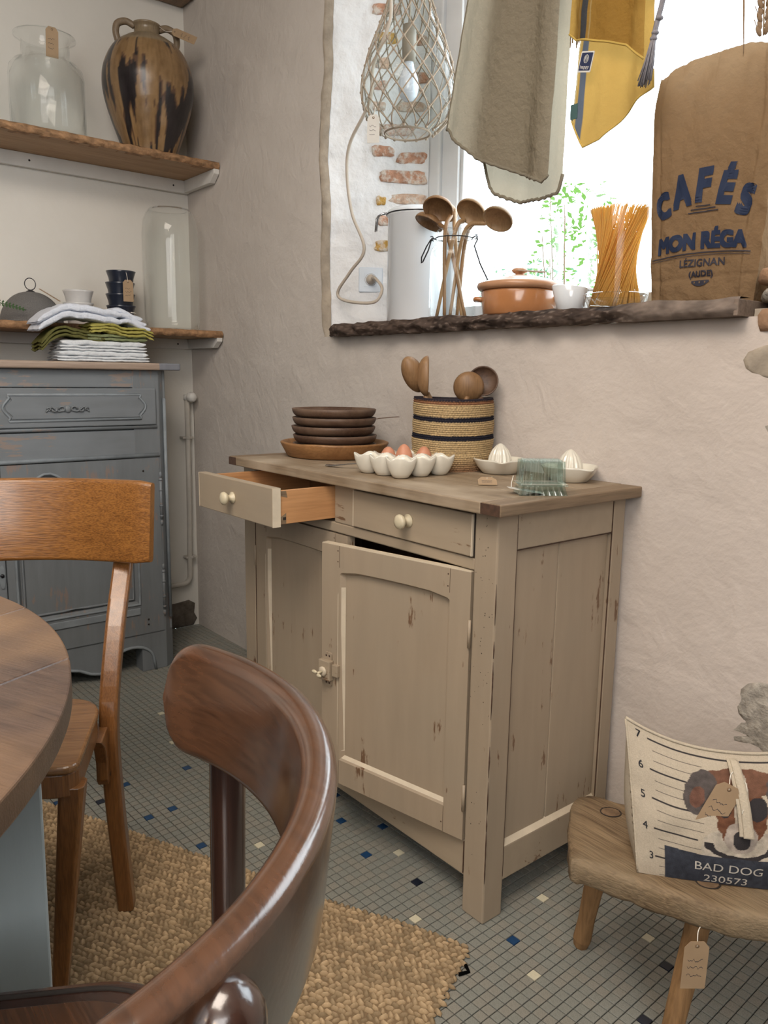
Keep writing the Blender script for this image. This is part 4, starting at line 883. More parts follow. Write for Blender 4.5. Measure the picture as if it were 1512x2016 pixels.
def pcol(s, t):
    c = base; g = nz((s*60, t*45, 1))*0.06; dx = 0.545
    dk, br_, gy, wt = (0.04, 0.036, 0.038), (0.155, 0.068, 0.038), (0.10, 0.085, 0.08), (0.50, 0.44, 0.36)
    if inE(s, t, dx, 0.30, 0.20, 0.19) < 1 and t < 0.45: c = wt
    if inE(s, t, dx, 0.56, 0.125, 0.24) < 1: c = br_                       # head
    if inE(s, t, dx, 0.80, 0.19, 0.10) < 1: c = (0.17, 0.085, 0.055)       # crown
    if inE(s, t, dx-0.20, 0.70, 0.075, 0.17, -0.25) < 1: c = gy if inE(s, t, dx-0.215, 0.66, 0.035, 0.08, -0.2) > 1 else (0.17, 0.085, 0.06)
    if inE(s, t, dx+0.20, 0.70, 0.075, 0.17, 0.25) < 1: c = gy
    if inE(s, t, dx, 0.62, 0.035, 0.25) < 1: c = wt                        # blaze
    if inE(s, t, dx, 0.40, 0.085, 0.12) < 1: c = (0.40, 0.34, 0.29)        # muzzle
    if inE(s, t, dx+0.005, 0.385, 0.045, 0.075) < 1: c = dk                # nose
    if inE(s, t, dx+0.075, 0.62, 0.05, 0.085) < 1: c = dk                  # eye patch
    if inE(s, t, dx-0.085, 0.60, 0.03, 0.06) < 1: c = dk
    if 0.85 < inE(s, t, dx, 0.345, 0.155, 0.10) < 1.45 and t < 0.345: c = dk   # collar
    if s > 0.155 and t < 0.255-0.02*math.sin(s*3): c = (0.045, 0.05, 0.065)
    if c is base:
        for k in range(5):
            tt = 0.945-0.2*k
            if abs(t-tt) < 0.0055 and 0.105 < s < 0.33+(0.6 if k == 0 else 0): c = dk
            for q in (1, 2):
                if abs(t-(tt-q*0.067)) < 0.0026 and 0.125 < s < 0.36: c = dk
                if abs(t-(tt-q*0.067)) < 0.0026 and 0.78 < s: c = dk
            if abs(t-tt) < 0.0055 and 0.72 < s: c = dk
    if c is not base and c is not dk: g += 0.28*nz((s*38, t*30, 7))+0.22*nz((s*14, t*11, 3))-0.25*max(0, abs(s-dx)-0.08)
    return tuple(max(0.01, x*(1+g)) for x in c)
dsx = thing('doorstop', 'beige canvas doorstop cushion printed with a dog mugshot on the stool', 'doorstop', tuple(CB+cu_*0.14-cn_*0.05))
b = MB(); b.grid(lambda u, v: cF(u, v), 190, 260, col=pcol); b.grid(lambda u, v: cF(u, v, -1), 24, 24, flip=True, col=lambda u, v: base)
for s in (0, 1): b.grid(lambda u, v: cF(s, v, 1).lerp(cF(s, v, -1), u)+cu_*(1 if s else -1)*0.018*math.sin(PI*u)*math.sin(PI*min(1, v*1.0))*(1-v), 10, 60, flip=(s == 1), col=lambda u, v: base)
b.grid(lambda u, v: cF(u, 0, 1).lerp(cF(u, 0, -1), v), 24, 6, flip=True, col=lambda u, v: base)
b.build('cover', M['canvas'], dsx, True, attr=True, weld=True)
b = MB(); b.tube([cF(i/30, 1.0)+Zv*0.0015 for i in range(31)], 0.0028, 6); b.build('seam', M['canvas_plain'], dsx, True)
b = MB(); b.tube([cF(0, 1-i/20)*0.5+cF(0.002, 1-i/20)*0.5 for i in range(21)], 0.0018, 6); b.build('seam', M['canvas_plain'], dsx, True)
def print_text(body, s0, t0, hgt, m, parent, aspect=1.0, bold=0.0):
    vs, fs = text_geo(body, 1.0, bold, cut=0.08); k = hgt/0.72
    b = MB(); b.add([cF(s0+p[0]*k*aspect*0.207/CW, t0+p[1]*k, 1, 0.0009) for p in vs], fs, True); b.build('lettering', m, parent, True)
for k in range(5): print_text(str(7-k), 0.045 if k < 4 else 0.07, 0.925-0.2*k, 0.052, M['print_ink'], dsx, 1.0, 0.01)
print_text('BAD DOG', 0.31, 0.115, 0.068, M['print_light'], dsx, 1.18); print_text('230573', 0.365, 0.018, 0.062, M['print_light'], dsx, 1.3)
# hanging loop
lp_ = spline([cF(0.50, 0.97, 1, 0.003), cF(0.51, 0.90, 1, 0.009), cF(0.535, 0.70, 1, 0.010), cF(0.555, 0.50, 1, 0.009), cF(0.56, 0.44, 1, 0.010)], 6)
def ribbon(pts, wv, wd, th, m, parent, name):
    b = MB(); n = len(pts)
    b.grid(lambda u, v: pts[round(v*(n-1))]+wv*(u-0.5)*wd(v), 3, n-1); b.build(name, m, parent, True, solid=th)
ribbon(lp_, cu_, lambda v: lerp(0.015, 0.020, v), 0.0018, M['canvas_plain'], dsx, 'loop'); ribbon([p+cn_*0.004+cu_*0.004 for p in lp_], cu_, lambda v: lerp(0.013, 0.017, v), 0.0018, M['canvas_plain'], dsx, 'loop')
o2 = cF(0.475, 0.80, 1, 0.020); ay = (Zv*0.9+cu_*0.40).normalized(); ax = (cu_*0.9-Zv*0.40).normalized()
price_tag(dsx, lambda p: o2+ax*p[0]+ay*p[1]+cn_*(p[2]-p[1]*0.05), 0.042, 0.082, [cF(0.49, 0.88, 1, 0.012), cF(0.52, 0.90, 1, 0.013), cF(0.56, 0.80, 1, 0.014), cF(0.535, 0.62, 1, 0.014)])
# ------------------------------------------------------------------ on the sideboard
ZT_ = 0.9205
M['olive_wood'] = wood('olive_wood', (0.19, 0.085, 0.028), (0.40, 0.21, 0.085), 'X', 0.7, 0.5, 0.2, 0, (9, (0.24, 0.11, 0.04))); M['bowl_wood'] = wood('dark_bowl_wood', (0.045, 0.022, 0.014), (0.145, 0.082, 0.050), 'X', 0.9, 0.55, 0.25, 0, (10, (0.17, 0.11, 0.075)))
M['ladle_wood'] = wood('ladle_wood', (0.15, 0.075, 0.03), (0.31, 0.18, 0.085), 'Z', 0.8, 0.5, 0.2); M['ladle_pale'] = wood('pale_ladle_wood', (0.24, 0.14, 0.07), (0.44, 0.29, 0.15), 'Z', 0.8, 0.5, 0.2)
PC = Vector((-0.882, 0.238, ZT_))
pl = MB(); pl.lathe([(0, 0), (0.135, 0), (0.142, 0.004), (0.160, 0.038), (0.1605, 0.042), (0.156, 0.044), (0.150, 0.042), (0.136, 0.016), (0.12, 0.013), (0, 0.012)], 64, lambda p: PC+p+Vector((0, 0, 0.0015*nz((p.x*12, p.y*12, 0)))) if p.z > 0.02 else PC+p)
tag(pl.build('wooden_platter', M['olive_wood']), 'large honey-coloured wooden platter under the stack of dark bowls', 'platter')
bowl0 = None
desc = ['bottom dark wooden bowl resting in the honey-coloured platter', 'dark wooden bowl second from the bottom of the stack', 'middle dark wooden bowl in the stack of five', 'dark wooden bowl second from the top of the stack', 'top dark wooden bowl of the stack with the hanging tag under it']
for k in range(5):
    if k == 0:
        b = MB(); b.lathe([(0, 0), (0.100, 0), (0.111, 0.002), (0.1185, 0.008), (0.1225, 0.016), (0.1245, 0.0240), (0.1225, 0.0255), (0.118, 0.0245), (0.110, 0.014), (0.098, 0.007), (0, 0.006)], 64)
        bowl0 = b.build('wooden_bowl', M['bowl_wood']); o = bowl0
    else: o = bowl0.copy(); COL.objects.link(o)
    o.location = PC+Vector((random.uniform(-.003, .003), random.uniform(-.003, .003), 0.0135+k*0.0253)); o.rotation_euler = (0, 0, k*1.3); tag(o, desc[k], 'bowl', 'stacked dark wooden bowls')
    if k == 4: topbowl = o
vx = Vector((0.8, 0.6, 0)); ob = PC+Vector((0.096, 0.088, 0.113)); Tt = lambda p: ob+Vector((0.52, 0.85, 0))*(-p[1])+Vector((0.85, -0.52, 0))*p[0]+Zv*(p[2]+0.008*math.sin(-p[1]*38))
price_tag(topbowl, Tt, 0.03, 0.062, None, M['bowl_wood'], True, ink=False)
# fork lying behind the egg tray
b = MB(); hn = spline([(-0.668, 0.060, ZT_+0.003), (-0.64, 0.068, ZT_+0.004), (-0.60, 0.083, ZT_+0.010), (-0.555, 0.10, ZT_+0.016)], 6)
n = len(hn); wv = Vector((-0.45, 0.9, 0)).normalized()
b.grid(lambda u, v: hn[round(v*(n-1))]+wv*(u-0.5)*lerp(0.021, 0.007, min(1, v*1.6))+Zv*(0.0015*(1-(2*u-1)**2)), 4, n-1)
o = b.build('spoon', M['metal'], None, solid=0.0018)
tag(o, 'flat metal spoon handle lying on the worktop beside the egg tray', 'spoon')
# egg tray: nine squarish cups joined at wavy rims
TX, TY = [-0.503, -0.441, -0.379], [0.070, 0.132, 0.194]
et = thing('egg_tray', 'white ceramic nine-cup egg tray with wavy rim holding three brown eggs', 'egg tray', (-0.441, 0.132, ZT_))
def cup(cx, cy):
    b = MB(); hp = 0.0285
    def rf(r1):
        def f(a, r, z):
            c, s = abs(math.cos(a)), abs(math.sin(a)); q = lerp(1.0, 1/((c**4+s**4)**0.25), min(1, max(0, (z-0.006)/0.034)))
            wav = 0.0038*(-math.cos(4*a))*max(0, (z-0.03)/0.014) if z > 0.03 else 0
            return r*q*1.09, z+wav
        return f
    pr = [(0, 0), (0.0135, 0), (0.0172, 0.0015), (0.0222, 0.010), (0.0260, 0.022), (0.0280, 0.034), (0.0289, 0.0435), (0.0285, 0.0458), (0.0268, 0.0458), (0.0255, 0.038), (0.0225, 0.026), (0.018, 0.014), (0.011, 0.0055), (0, 0.0045)]
    b.lathe(pr, 40, lambda p: Vector((cx, cy, ZT_))+p, rf(0)); return b.build('cup', M['ceramic'], et, True)
for x in TX:
    for y in TY: cup(x, y)
def egg(x, y, z, r, h, lab, tilt=0.0):
    pr = []
    for i in range(25):
        t = i/24; zz = -math.cos(PI*t); rr = math.sin(PI*t)*(1-0.16*zz)
        pr.append((r*rr if 0 < i < 24 else 0, h/2*(zz+1)))
    b = MB(); b.lathe(pr, 32, lambda p: Matrix.Rotation(tilt, 3, 'Y') @ p); o = b.build('egg', M['egg']); o.location = (x, y, z); tag(o, lab, 'egg', 'brown eggs in the white tray')
M['egg'] = plain('brown_eggshell', (0.53, 0.235, 0.14), 0.5, 0.06, 60)
egg(TX[0]+.001, TY[1], ZT_+0.0085, 0.0205, 0.053, 'leftmost brown egg in the white egg tray'); egg(TX[1], TY[1], ZT_+0.0085, 0.0212, 0.064, 'tallest brown egg standing in the middle of the egg tray'); egg(TX[1]+.002, TY[2], ZT_+0.0085, 0.0208, 0.056, 'rightmost brown egg in the white egg tray nearest the basket', 0.06)
# basket with black bands
M['basket'] = attr_mat('woven_straw', 'col', 0.75, 0.5, 240, 0.25)
bk_c = Vector((-0.468, 0.322, ZT_)); bkt = thing('basket', 'round woven straw basket with two black bands holding wooden spoons', 'basket', tuple(bk_c))
b = MB(); hb = 0.182; RWS = 34; per = 84
def bcolor(a, z):
    t = z/hb; e = 0.006*nz((a*14, z*90, 2))+0.004*math.sin(a*per)
    n = 0.72+0.4*nz((a*32, z*210, 1))+0.12*math.sin(a*per)*math.cos(z/hb*RWS*PI)
    if 0.69 < t+e < 0.755 or 0.435 < t+e < 0.505: return (0.012, 0.012, 0.022)
    if t > 0.93 and t+e < 0.975: return tuple(q*n for q in (0.34, 0.16, 0.08))
    if t+e >= 0.975: return (0.025, 0.02, 0.028)
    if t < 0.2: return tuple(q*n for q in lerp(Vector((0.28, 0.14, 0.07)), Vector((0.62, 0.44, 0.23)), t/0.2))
    return tuple(q*n for q in (0.66, 0.48, 0.255))
def brf(a, r, z):
    k = 0.0016*math.sin(a*per+ (PI if int(z/hb*RWS) % 2 else 0))+0.0014*math.sin(z/hb*RWS*2*PI); return (r+k+0.0035*nz((math.cos(a)*2, math.sin(a)*2, z*9)), z+0.002*math.sin(2*a))
pr = [(0, 0.0)]+[(0.092, 0.0)]+[(lerp(0.098, 0.1035, min(1, i/30)) - 0.001*math.sin(i*.2), hb*i/136) for i in range(1, 137)]+[(0.100, hb+0.002), (0.096, hb), (0.094, 0.03), (0, 0.02)]
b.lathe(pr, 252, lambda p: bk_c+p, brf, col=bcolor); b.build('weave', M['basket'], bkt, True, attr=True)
def ladle(name, tip, end, bowlc, face, r, m, label, group, hr=0.007, depth=0.7, bend=None, elong=1.0, up_=None):
    # bowl: open hemispherical shell opening towards `face`; handle from the bowl rim to `end`
    t = thing(name, label, 'ladle', tuple(end), 0, group); b = MB(); fz = -Vector(face).normalized(); T = frame(bowlc, fz, up_ if up_ is not None else (Vector(end)-Vector(bowlc)))
    pr = []
    for i in range(11): a = PI/2*i/10; pr.append((r*math.sin(a) if i else 0, r*depth*math.cos(a)))
    pr.append((r*0.955, -0.002))
    for i in range(9, -1, -1): a = PI/2*i/10; pr.append((r*0.91*math.sin(a) if i else 0, r*depth*0.90*math.cos(a)-0.002))
    b.lathe(pr, 32, lambda p: T(Vector((p.x*elong, p.y, p.z)))); b.build('bowl', m, t, True)
    s = Vector(tip); pts = spline([s]+([Vector(bend)] if bend else [])+[Vector(end)], 8); b = MB(); n = len(pts)
    b.tube(pts, [lerp(hr*1.1, hr*0.75, i/(n-1)) for i in range(n)], 10); b.build('handle', m, t, True); return t
ztop = ZT_+hb
gset = 'wooden ladles in the basket'
ladle('wooden_ladle', (-0.530, 0.285, ztop+0.012), (-0.46, 0.34, ZT_+0.04), (-0.552, 0.255, ztop+0.060), (-0.85, 0.38, 0.30), 0.029, M['ladle_wood'], 'tilted wooden ladle leaning left at the left edge of the straw basket', gset, 0.006, 0.95, None, 1.85, (0.55, 0.15, -0.8))
ladle('wooden_ladle', (-0.515, 0.265, ztop+0.006), (-0.49, 0.33, ZT_+0.04), (-0.512, 0.268, ztop+0.056), (0.62, 0.78, 0.0), 0.029, M['ladle_wood'], 'upright wooden ladle seen edge-on beside the left-leaning one in the basket', gset, 0.006, 0.95, None, 1.8, (0, 0, -1))
ladle('wooden_ladle', (-0.430, 0.335, ztop+0.006), (-0.46, 0.31, ZT_+0.04), (-0.437, 0.345, ztop+0.030), (-0.75, 0.66, 0.15), 0.040, M['ladle_wood'], 'round wooden ladle at the front right of the basket with its back to the viewer', gset, 0.006, 0.6)
ladle('wooden_ladle', (-0.415, 0.372, ztop+0.006), (-0.47, 0.30, ZT_+0.045), (-0.418, 0.378, ztop+0.046), (0.70, -0.70, 0.25), 0.040, M['bowl_wood'], 'dark wooden ladle behind the round one at the back right of the basket', gset, 0.006, 0.6)
# juicers
def juicer(x, y, rz, label):
    t = thing('juicer', label, 'juicer', (x, y, ZT_), rz, 'cream ceramic juicers'); b = MB(); R = 0.066
    def rf(a, r, z):
        sp = math.exp(-((a if a < PI else a-2*PI)/0.22)**2)*max(0, (z-0.012)/0.025); return (r+0.013*sp, z-0.004*sp)
    b.lathe([(0, 0), (0.040, 0), (0.044, 0.002), (0.058, 0.018), (0.0655, 0.033), (0.067, 0.0365), (0.064, 0.0375), (0.061, 0.034), (0.052, 0.018), (0.042, 0.010), (0, 0.009)], 72, None, rf); b.build('dish', M['ceramic'], t)
    c = MB(); c.lathe([(0.031, 0.009), (0.0305, 0.022), (0.027, 0.042), (0.020, 0.058), (0.010, 0.070), (0.003, 0.0745), (0, 0.075)], 96, None, lambda a, r, z: (r*(1+0.055*math.cos(14*a)*(1-max(0, z-0.06)/0.02)), z)); c.build('reamer', M['ceramic'], t); return t
juicer(-0.318, 0.345, -0.75, 'cream ceramic citrus juicer next to the straw basket'); juicer(-0.122, 0.372, -0.25, 'cream ceramic citrus juicer behind the glass butter dish')
# glass butter dish
bd = thing('butter_dish', 'ribbed pressed glass butter dish with lid near the worktop corner', 'butter dish', (-0.025, 0.150, ZT_), math.atan2(0.8, 0.6))
def ribbed(b, w0, d0, w1, d1, z0, z1, th, ribs, amp):
    def ringp(w_, d_, z, k):
        P = []; per_ = 160
        for i in range(per_):
            t = i/per_*4; s = int(t); f = t-s
            x, y = [(lerp(-w_, w_, f), -d_), (w_, lerp(-d_, d_, f)), (lerp(w_, -w_, f), d_), (-w_, lerp(d_, -d_, f))][s]
            q = amp*(0.5+0.5*math.cos(f*ribs[s % 2]*2*PI))*(1 if 0.04 < f < 0.96 else 0)*k; n_ = [(0, 1), (-1, 0), (0, -1), (1, 0)][s]
            P.append((x+n_[0]*q, y+n_[1]*q, z))
        return P
    rows = [ringp(w0, d0, z0, 1), ringp(lerp(w0, w1, .5), lerp(d0, d1, .5), lerp(z0, z1, .5), 1), ringp(w1, d1, z1, 1), ringp(w1-th, d1-th, z1-th, 0), ringp(w0-th, d0-th, z0, 0)]
    n = 160; vs = [p for r in rows for p in r]
    return b, rows, n, vs
def ribbed_box(name, w0, d0, w1, d1, z0, z1, th, ribs, amp, cap):
    b = MB(); _, rows, n, vs = ribbed(b, w0, d0, w1, d1, z0, z1, th, ribs, amp)
    if cap:   # closed at the z1 end
        b.add(vs, [(r*n+i, r*n+(i+1) % n, (r+1)*n+(i+1) % n, (r+1)*n+i) for r in (0, 1, 3) for i in range(n)]+[tuple(range(2*n, 3*n)), tuple(reversed(range(3*n, 4*n)))], False)
    return b.build(name, M['glass_green'], bd)
ribbed_box('lid', 0.046, 0.030, 0.0435, 0.0275, 0.024, 0.070, 0.004, (7, 4), 0.005, True)
ribbed_box('base', 0.044, 0.027, 0.050, 0.033, 0.021, 0.0005, 0.004, (8, 4), 0.0025, True)
b = MB(); b.prism(rrect(-0.052, -0.035, 0.052, 0.035, 0.008), 0.019, 0.023); b.build('rim', M['glass_green'], bd, False, 0.001)
b = MB()
for i in range(10):
    for j in range(4): b.ell((lerp(-0.036, 0.036, i/9), lerp(-0.018, 0.018, j/3), 0.070), (0.004, 0.0045, 0.003), 8, 5)
b.build('lid_studs', M['glass_green'], bd)
# paper tags on the worktop
o1 = Vector((-0.178, 0.176, ZT_+0.010)); a1 = Vector((0.62, 0.78, 0)); n1 = Vector((0.78, -0.62, 0))
def standing_tag(label, x, y, wd, ln, m, ang, tilt, strings):
    T = frame((x, y, ZT_+0.0012+ln*math.sin(tilt)), Vector((math.sin(ang)*math.sin(tilt), -math.cos(ang)*math.sin(tilt), math.cos(tilt))), (math.cos(ang), math.sin(ang), 0))
    t = thing('price_tag', label, 'tag', (x, y, ZT_)); b = MB(); c = wd*.22
    b.prism([(-wd/2+c, 0.004), (-wd/2, -c), (-wd/2, -ln), (wd/2, -ln), (wd/2, -c), (wd/2-c, 0.004)], -0.0004, 0.0004, T); b.build('card', m, t, True)
    s = MB()
    for k in range(3): scribble(s, T, -wd*.3, wd*.25, -ln*.4-k*ln*.16, ln*.03, 9)
    s.build('handwriting', M['ink'], t, True); b = MB(); b.tube(spline([T(Vector((0, -0.003, 0.001)))]+[Vector(q) for q in strings], 5), 0.0009, 5); b.build('string', M['string'], t, True)
standing_tag('small kraft tag on the worktop in front of the first juicer', -0.196, 0.170, 0.042, 0.034, M['kraft'], 0.85, 0.35, [(-0.200, 0.185, ZT_+0.010), (-0.208, 0.200, ZT_+0.012)])
standing_tag('white paper tag lying beside the glass butter dish', -0.062, 0.098, 0.034, 0.070, M['card_white'], 2.55, 0.16, [(-0.064, 0.105, ZT_+0.022), (-0.066, 0.112, ZT_+0.036)])

# ------------------------------------------------------------------ window sill board and the things on it
M['bark'] = attr_mat('dark_bark', 'col', 0.85, 1.0, 55, 0.2); M['sill_wood'] = wood('weathered_sill', (0.14, 0.10, 0.075), (0.30, 0.23, 0.18), 'X', 1, 0.7, 0.2, 0, (8, (0.10, 0.07, 0.06)), 0.4)
ZSI = 1.318
sl = thing('sill_board', 'live-edge dark wooden sill board with bark along its front edge', 'sill', (-0.48, 0.42, 1.285))
def ef(x): return 0.398+0.010*nz((x*3, 0, 1))+0.007*nz((x*14, 2, 1))+(0.05*max(0, (-1.10-x)/0.11)**1.5 if x < -1.10 else 0)
b = MB(); nx_ = 150
b.grid(lambda u, v: (lambda x: (x, lerp(ef(x)+0.012, 0.735, v), ZSI))(lerp(-1.205, 0.228, u)), nx_, 4); b.grid(lambda u, v: (lambda x: (x, lerp(ef(x)+0.012, 0.735, v), 1.288))(lerp(-1.205, 0.228, u)), nx_, 4, flip=True)
b.build('board', M['sill_wood'], sl, True)
b = MB(); nv = 16
def bk_f(u, v):
    x = lerp(-1.21, 0.236, u); z = lerp(1.2835, ZSI+0.003+0.006*nz((x*9, 1, 4)), v); rough = 1.0 if x < 0.0 else 0.35
    y = ef(x)+0.012-0.012*math.sin(PI*v)-rough*0.012*nz((x*18, z*60, 3))-rough*0.006*abs(nz((x*50, z*120, 8)))
    return (x, y, z+rough*0.004*nz((x*30, z*20, 6)))
def bkc(u, v):
    x = lerp(-1.21, 0.236, u); k = min(1, max(0, (x+0.06)/0.10)); k2 = min(1, max(0, (-0.62-x)/0.2)); n = nz((x*22, v*3, 5)); n2 = nz((x*60, v*8, 7))
    c = Vector((0.075, 0.054, 0.044))*(1+0.7*n+0.6*n2); c = c.lerp(Vector((0.19, 0.15, 0.125))*(1+0.45*n+0.25*n2), max(k, 0.75 if n2 > 0.38 else 0)); c = c.lerp(Vector((0.10, 0.07, 0.055))*(1+0.6*n2), k2*0.6)
    return tuple(max(0.008, q) for q in c)
b.grid(bk_f, 420, nv, col=bkc); b.grid(lambda u, v: (lambda p: (p[0], lerp(p[1], 0.45, v), p[2]))(bk_f(u, 1)), 420, 1, col=lambda u, v: (0.16, 0.12, 0.095)); b.grid(lambda u, v: (lambda p: (p[0], lerp(p[1], 0.45, v), p[2]))(bk_f(u, 0)), 420, 1, flip=True, col=lambda u, v: (0.12, 0.09, 0.07))
b.build('bark', M['bark'], sl, True, attr=True)
b = MB(); b.box((0.2282, ef(0.22)+0.002, 1.284), (0.2375, 0.735, ZSI-0.001)); b.build('sill_end', M['sill_wood'], sl, True, 0.002)
# enamel canister
M['enamel'] = plain('white_enamel', (0.72, 0.76, 0.80), 0.15, 0.02, 8, Coat_Weight=0.6)
cn = thing('enamel_canister', 'tall white enamel canister with lid and hinged wire handle by the brick reveal', 'canister', (-0.952, 0.605, ZSI))
b = MB(); b.lathe([(0, 0), (0.088, 0), (0.091, 0.003), (0.091, 0.335), (0.0935, 0.337), (0.0935, 0.341), (0.088, 0.342), (0, 0.342)], 56); b.build('body', M['enamel'], cn)
b = MB(); b.lathe([(0.094, 0.338), (0.096, 0.345), (0.094, 0.352), (0.080, 0.362), (0.04, 0.370), (0, 0.372)], 56); b.build('lid', M['enamel'], cn)
b = MB(); b.tube([(0.0965*math.cos(i*PI/28), 0.0965*math.sin(i*PI/28), 0.344) for i in range(56)], 0.0018, 6, closed=True); b.build('chipped_rim', M['iron'], cn)
hp = Vector((-0.075, -0.062, 0.345)); b = MB(); b.tube([hp+Vector(q) for q in ((0, 0, 0.008), (-0.024, -0.01, 0.004), (-0.031, -0.013, -0.006), (-0.034, -0.015, -0.045), (-0.030, -0.022, -0.048), (-0.026, -0.022, -0.01), (-0.02, -0.018, 0.0), (0.004, -0.012, 0.006))], 0.0032, 8); b.build('latch', M['metal'], cn)
b = MB(); b.ell((-0.04, -0.075, 0.352), (0.006, 0.006, 0.006), 10, 8); b.build('rivet', M['iron'], cn)
# clip-top jar with ladles
cj = thing('clip_jar', 'clear clip-top glass jar with wire bail holding six wooden ladles', 'jar', (-0.700, 0.530, ZSI))
jp = [(0, 0.004), (0.055, 0.004), (0.060, 0.001), (0.068, 0.008), (0.069, 0.02), (0.069, 0.185), (0.064, 0.205), (0.052, 0.220), (0.050, 0.232), (0.053, 0.238), (0.053, 0.250), (0.050, 0.257), (0.047, 0.256)]
b = MB(); b.lathe(jp+[(0.0465, 0.235), (0.046, 0.222), (0.060, 0.204), (0.0655, 0.184), (0.0655, 0.02), (0.055, 0.009), (0, 0.009)], 56); b.build('jar_body', M['glass'], cj)
b = MB(); b.tube([(0.0535*math.cos(i*PI/20), 0.0535*math.sin(i*PI/20), 0.235) for i in range(40)], 0.0016, 6, closed=True)
ml = Vector((-0.045, -0.029, 0.235)); mr = Vector((0.045, 0.029, 0.235))
b.tube([ml+Vector(q) for q in ((0, 0, 0), (-0.012, -0.006, 0.004), (-0.015, -0.008, -0.008), (-0.02, -0.012, -0.03), (-0.034, -0.02, -0.062), (-0.038, -0.022, -0.066), (-0.036, -0.024, -0.05), (-0.024, -0.016, -0.02), (-0.012, -0.010, 0.0))], 0.0022, 6)
b.tube([ml+Vector((-0.012+0.006*math.cos(i*.7), -0.006, 0.004*math.sin(i*.7)+0.002*i*.5-.006)) for i in range(14)], 0.0014, 5)
b.tube([mr+Vector(q) for q in ((0, 0, 0), (0.010, 0.006, 0.006), (0.014, 0.008, -0.004), (0.006, 0.004, -0.022), (0.03, 0.006, -0.075), (0.066, 0.004, -0.125), (0.095, 0.0, -0.155))], 0.0023, 6)
b.tube([mr+Vector((0.010+0.006*math.cos(i*.7), 0.006, 0.004*math.sin(i*.7)+0.002*i*.5-.006)) for i in range(14)], 0.0014, 5); b.build('wire_bail', M['iron'], cj)
lidc = mr+Vector((0.070, 0.0, -0.085)); T = frame(lidc, (0.80, 0.45, 0.45), (0.3, 0.2, -0.9)); b = MB(); b.lathe([(0, 0.006), (0.045, 0.006), (0.053, 0.003), (0.053, -0.004), (0.045, -0.004), (0, 0.002)], 40, T); b.build('glass_lid', M['glass'], cj)
gl_ = 'wooden ladles in the clip-top jar'; jb = Vector((-0.700, 0.530, ZSI+0.012))
def jl(tip_px, bowl, face, end, r, lab, m='ladle_wood'):
    bow = Vector(bowl); bot = jb+Vector(end)
    neck = jb+Vector(tip_px); fn = Vector(face).normalized(); dn = neck-bow; dn = (dn-fn*dn.dot(fn)).normalized(); ladle('wooden_ladle', bow+dn*r*0.90-fn*r*0.06, bot, bow, face, r, M[m], lab, gl_, 0.0065, 0.62, neck)
jl((-0.017, -0.02, 0.235), (-0.756, 0.515, 1.640), (0.25, -0.55, -0.80), (0.0, -0.03, 0.004), 0.046, 'largest wooden ladle in the jar, front centre-left, bowl facing down')
jl((0.018, -0.015, 0.235), (-0.640, 0.535, 1.617), (0.10, -0.60, -0.62), (-0.045, -0.02, 0.002), 0.044, 'wooden ladle in the jar right of centre showing the inside of its bowl', 'ladle_pale')
jl((-0.030, 0.005, 0.23), (-0.822, 0.540, 1.612), (-0.15, -0.40, -0.85), (0.045, 0.01, 0.002), 0.046, 'lowest left wooden ladle in the jar tilted over the canister')
jl((-0.022, 0.025, 0.235), (-0.805, 0.585, 1.647), (0.1, -0.45, -0.85), (0.02, 0.02, 0.003), 0.043, 'upper left wooden ladle in the jar behind the largest one', 'ladle_pale')
jl((0.030, 0.010, 0.235), (-0.560, 0.560, 1.590), (0.12, -0.55, -0.72), (-0.03, 0.02, 0.003), 0.044, 'rightmost wooden ladle in the jar with pale bowl over the casserole', 'ladle_pale')
jl((0.022, 0.030, 0.235), (-0.600, 0.600, 1.605), (0.15, -0.4, -0.85), (-0.01, 0.03, 0.003), 0.040, 'rearmost wooden ladle in the jar behind the right-hand ones')
# terracotta casserole
M['terracotta'] = plain('glazed_terracotta', (0.42, 0.185, 0.075), 0.22, 0.08, 30, Coat_Weight=0.5); M['cream_glaze'] = plain('pale_terracotta', (0.46, 0.25, 0.14), 0.3, 0.06, 30)
cs = thing('casserole', 'orange terracotta casserole with lid and small side handles on the sill', 'casserole', (-0.412, 0.495, ZSI)); cs.scale = (0.94, 0.94, 0.96)
b = MB(); b.lathe([(0, 0), (0.094, 0), (0.099, 0.004), (0.103, 0.03), (0.106, 0.062), (0.104, 0.066), (0, 0.066)], 64); b.build('pot', M['terracotta'], cs)
b = MB(); b.lathe([(0, 0.068), (0.106, 0.067), (0.114, 0.070), (0.118, 0.078), (0.115, 0.086), (0.105, 0.088), (0.085, 0.097), (0.045, 0.106), (0.012, 0.108), (0.012, 0.113), (0.020, 0.117), (0.023, 0.122), (0.018, 0.127), (0, 0.129)], 64); b.build('lid', M['cream_glaze'], cs)
for s in (-1, 1):
    d = Vector((0.803, 0.596, 0))*s; n_ = Vector((-d.y, d.x, 0)); b = MB(); b.tube(spline([d*0.10+n_*0.022+Zv*.044, d*0.118+n_*0.02+Zv*.046, d*0.122+Zv*.044, d*0.118-n_*0.02+Zv*.046, d*0.10-n_*0.022+Zv*.044], 6), 0.006, 8); b.build('handle', M['terracotta'], cs)
b = MB(); T = frame((0.045, -0.005, 0.116), (0.2, -0.2, 1), (1, 0.5, -0.2)); b.prism([(-0.04, -0.006), (-0.03, 0.008), (0.0, 0.008), (0.03, 0.013), (0.045, 0.0), (0.03, -0.013), (0.0, -0.008), (-0.03, -0.008)], -0.001, 0.001, T); b.build('price_tag', M['kraft_dark'], cs)
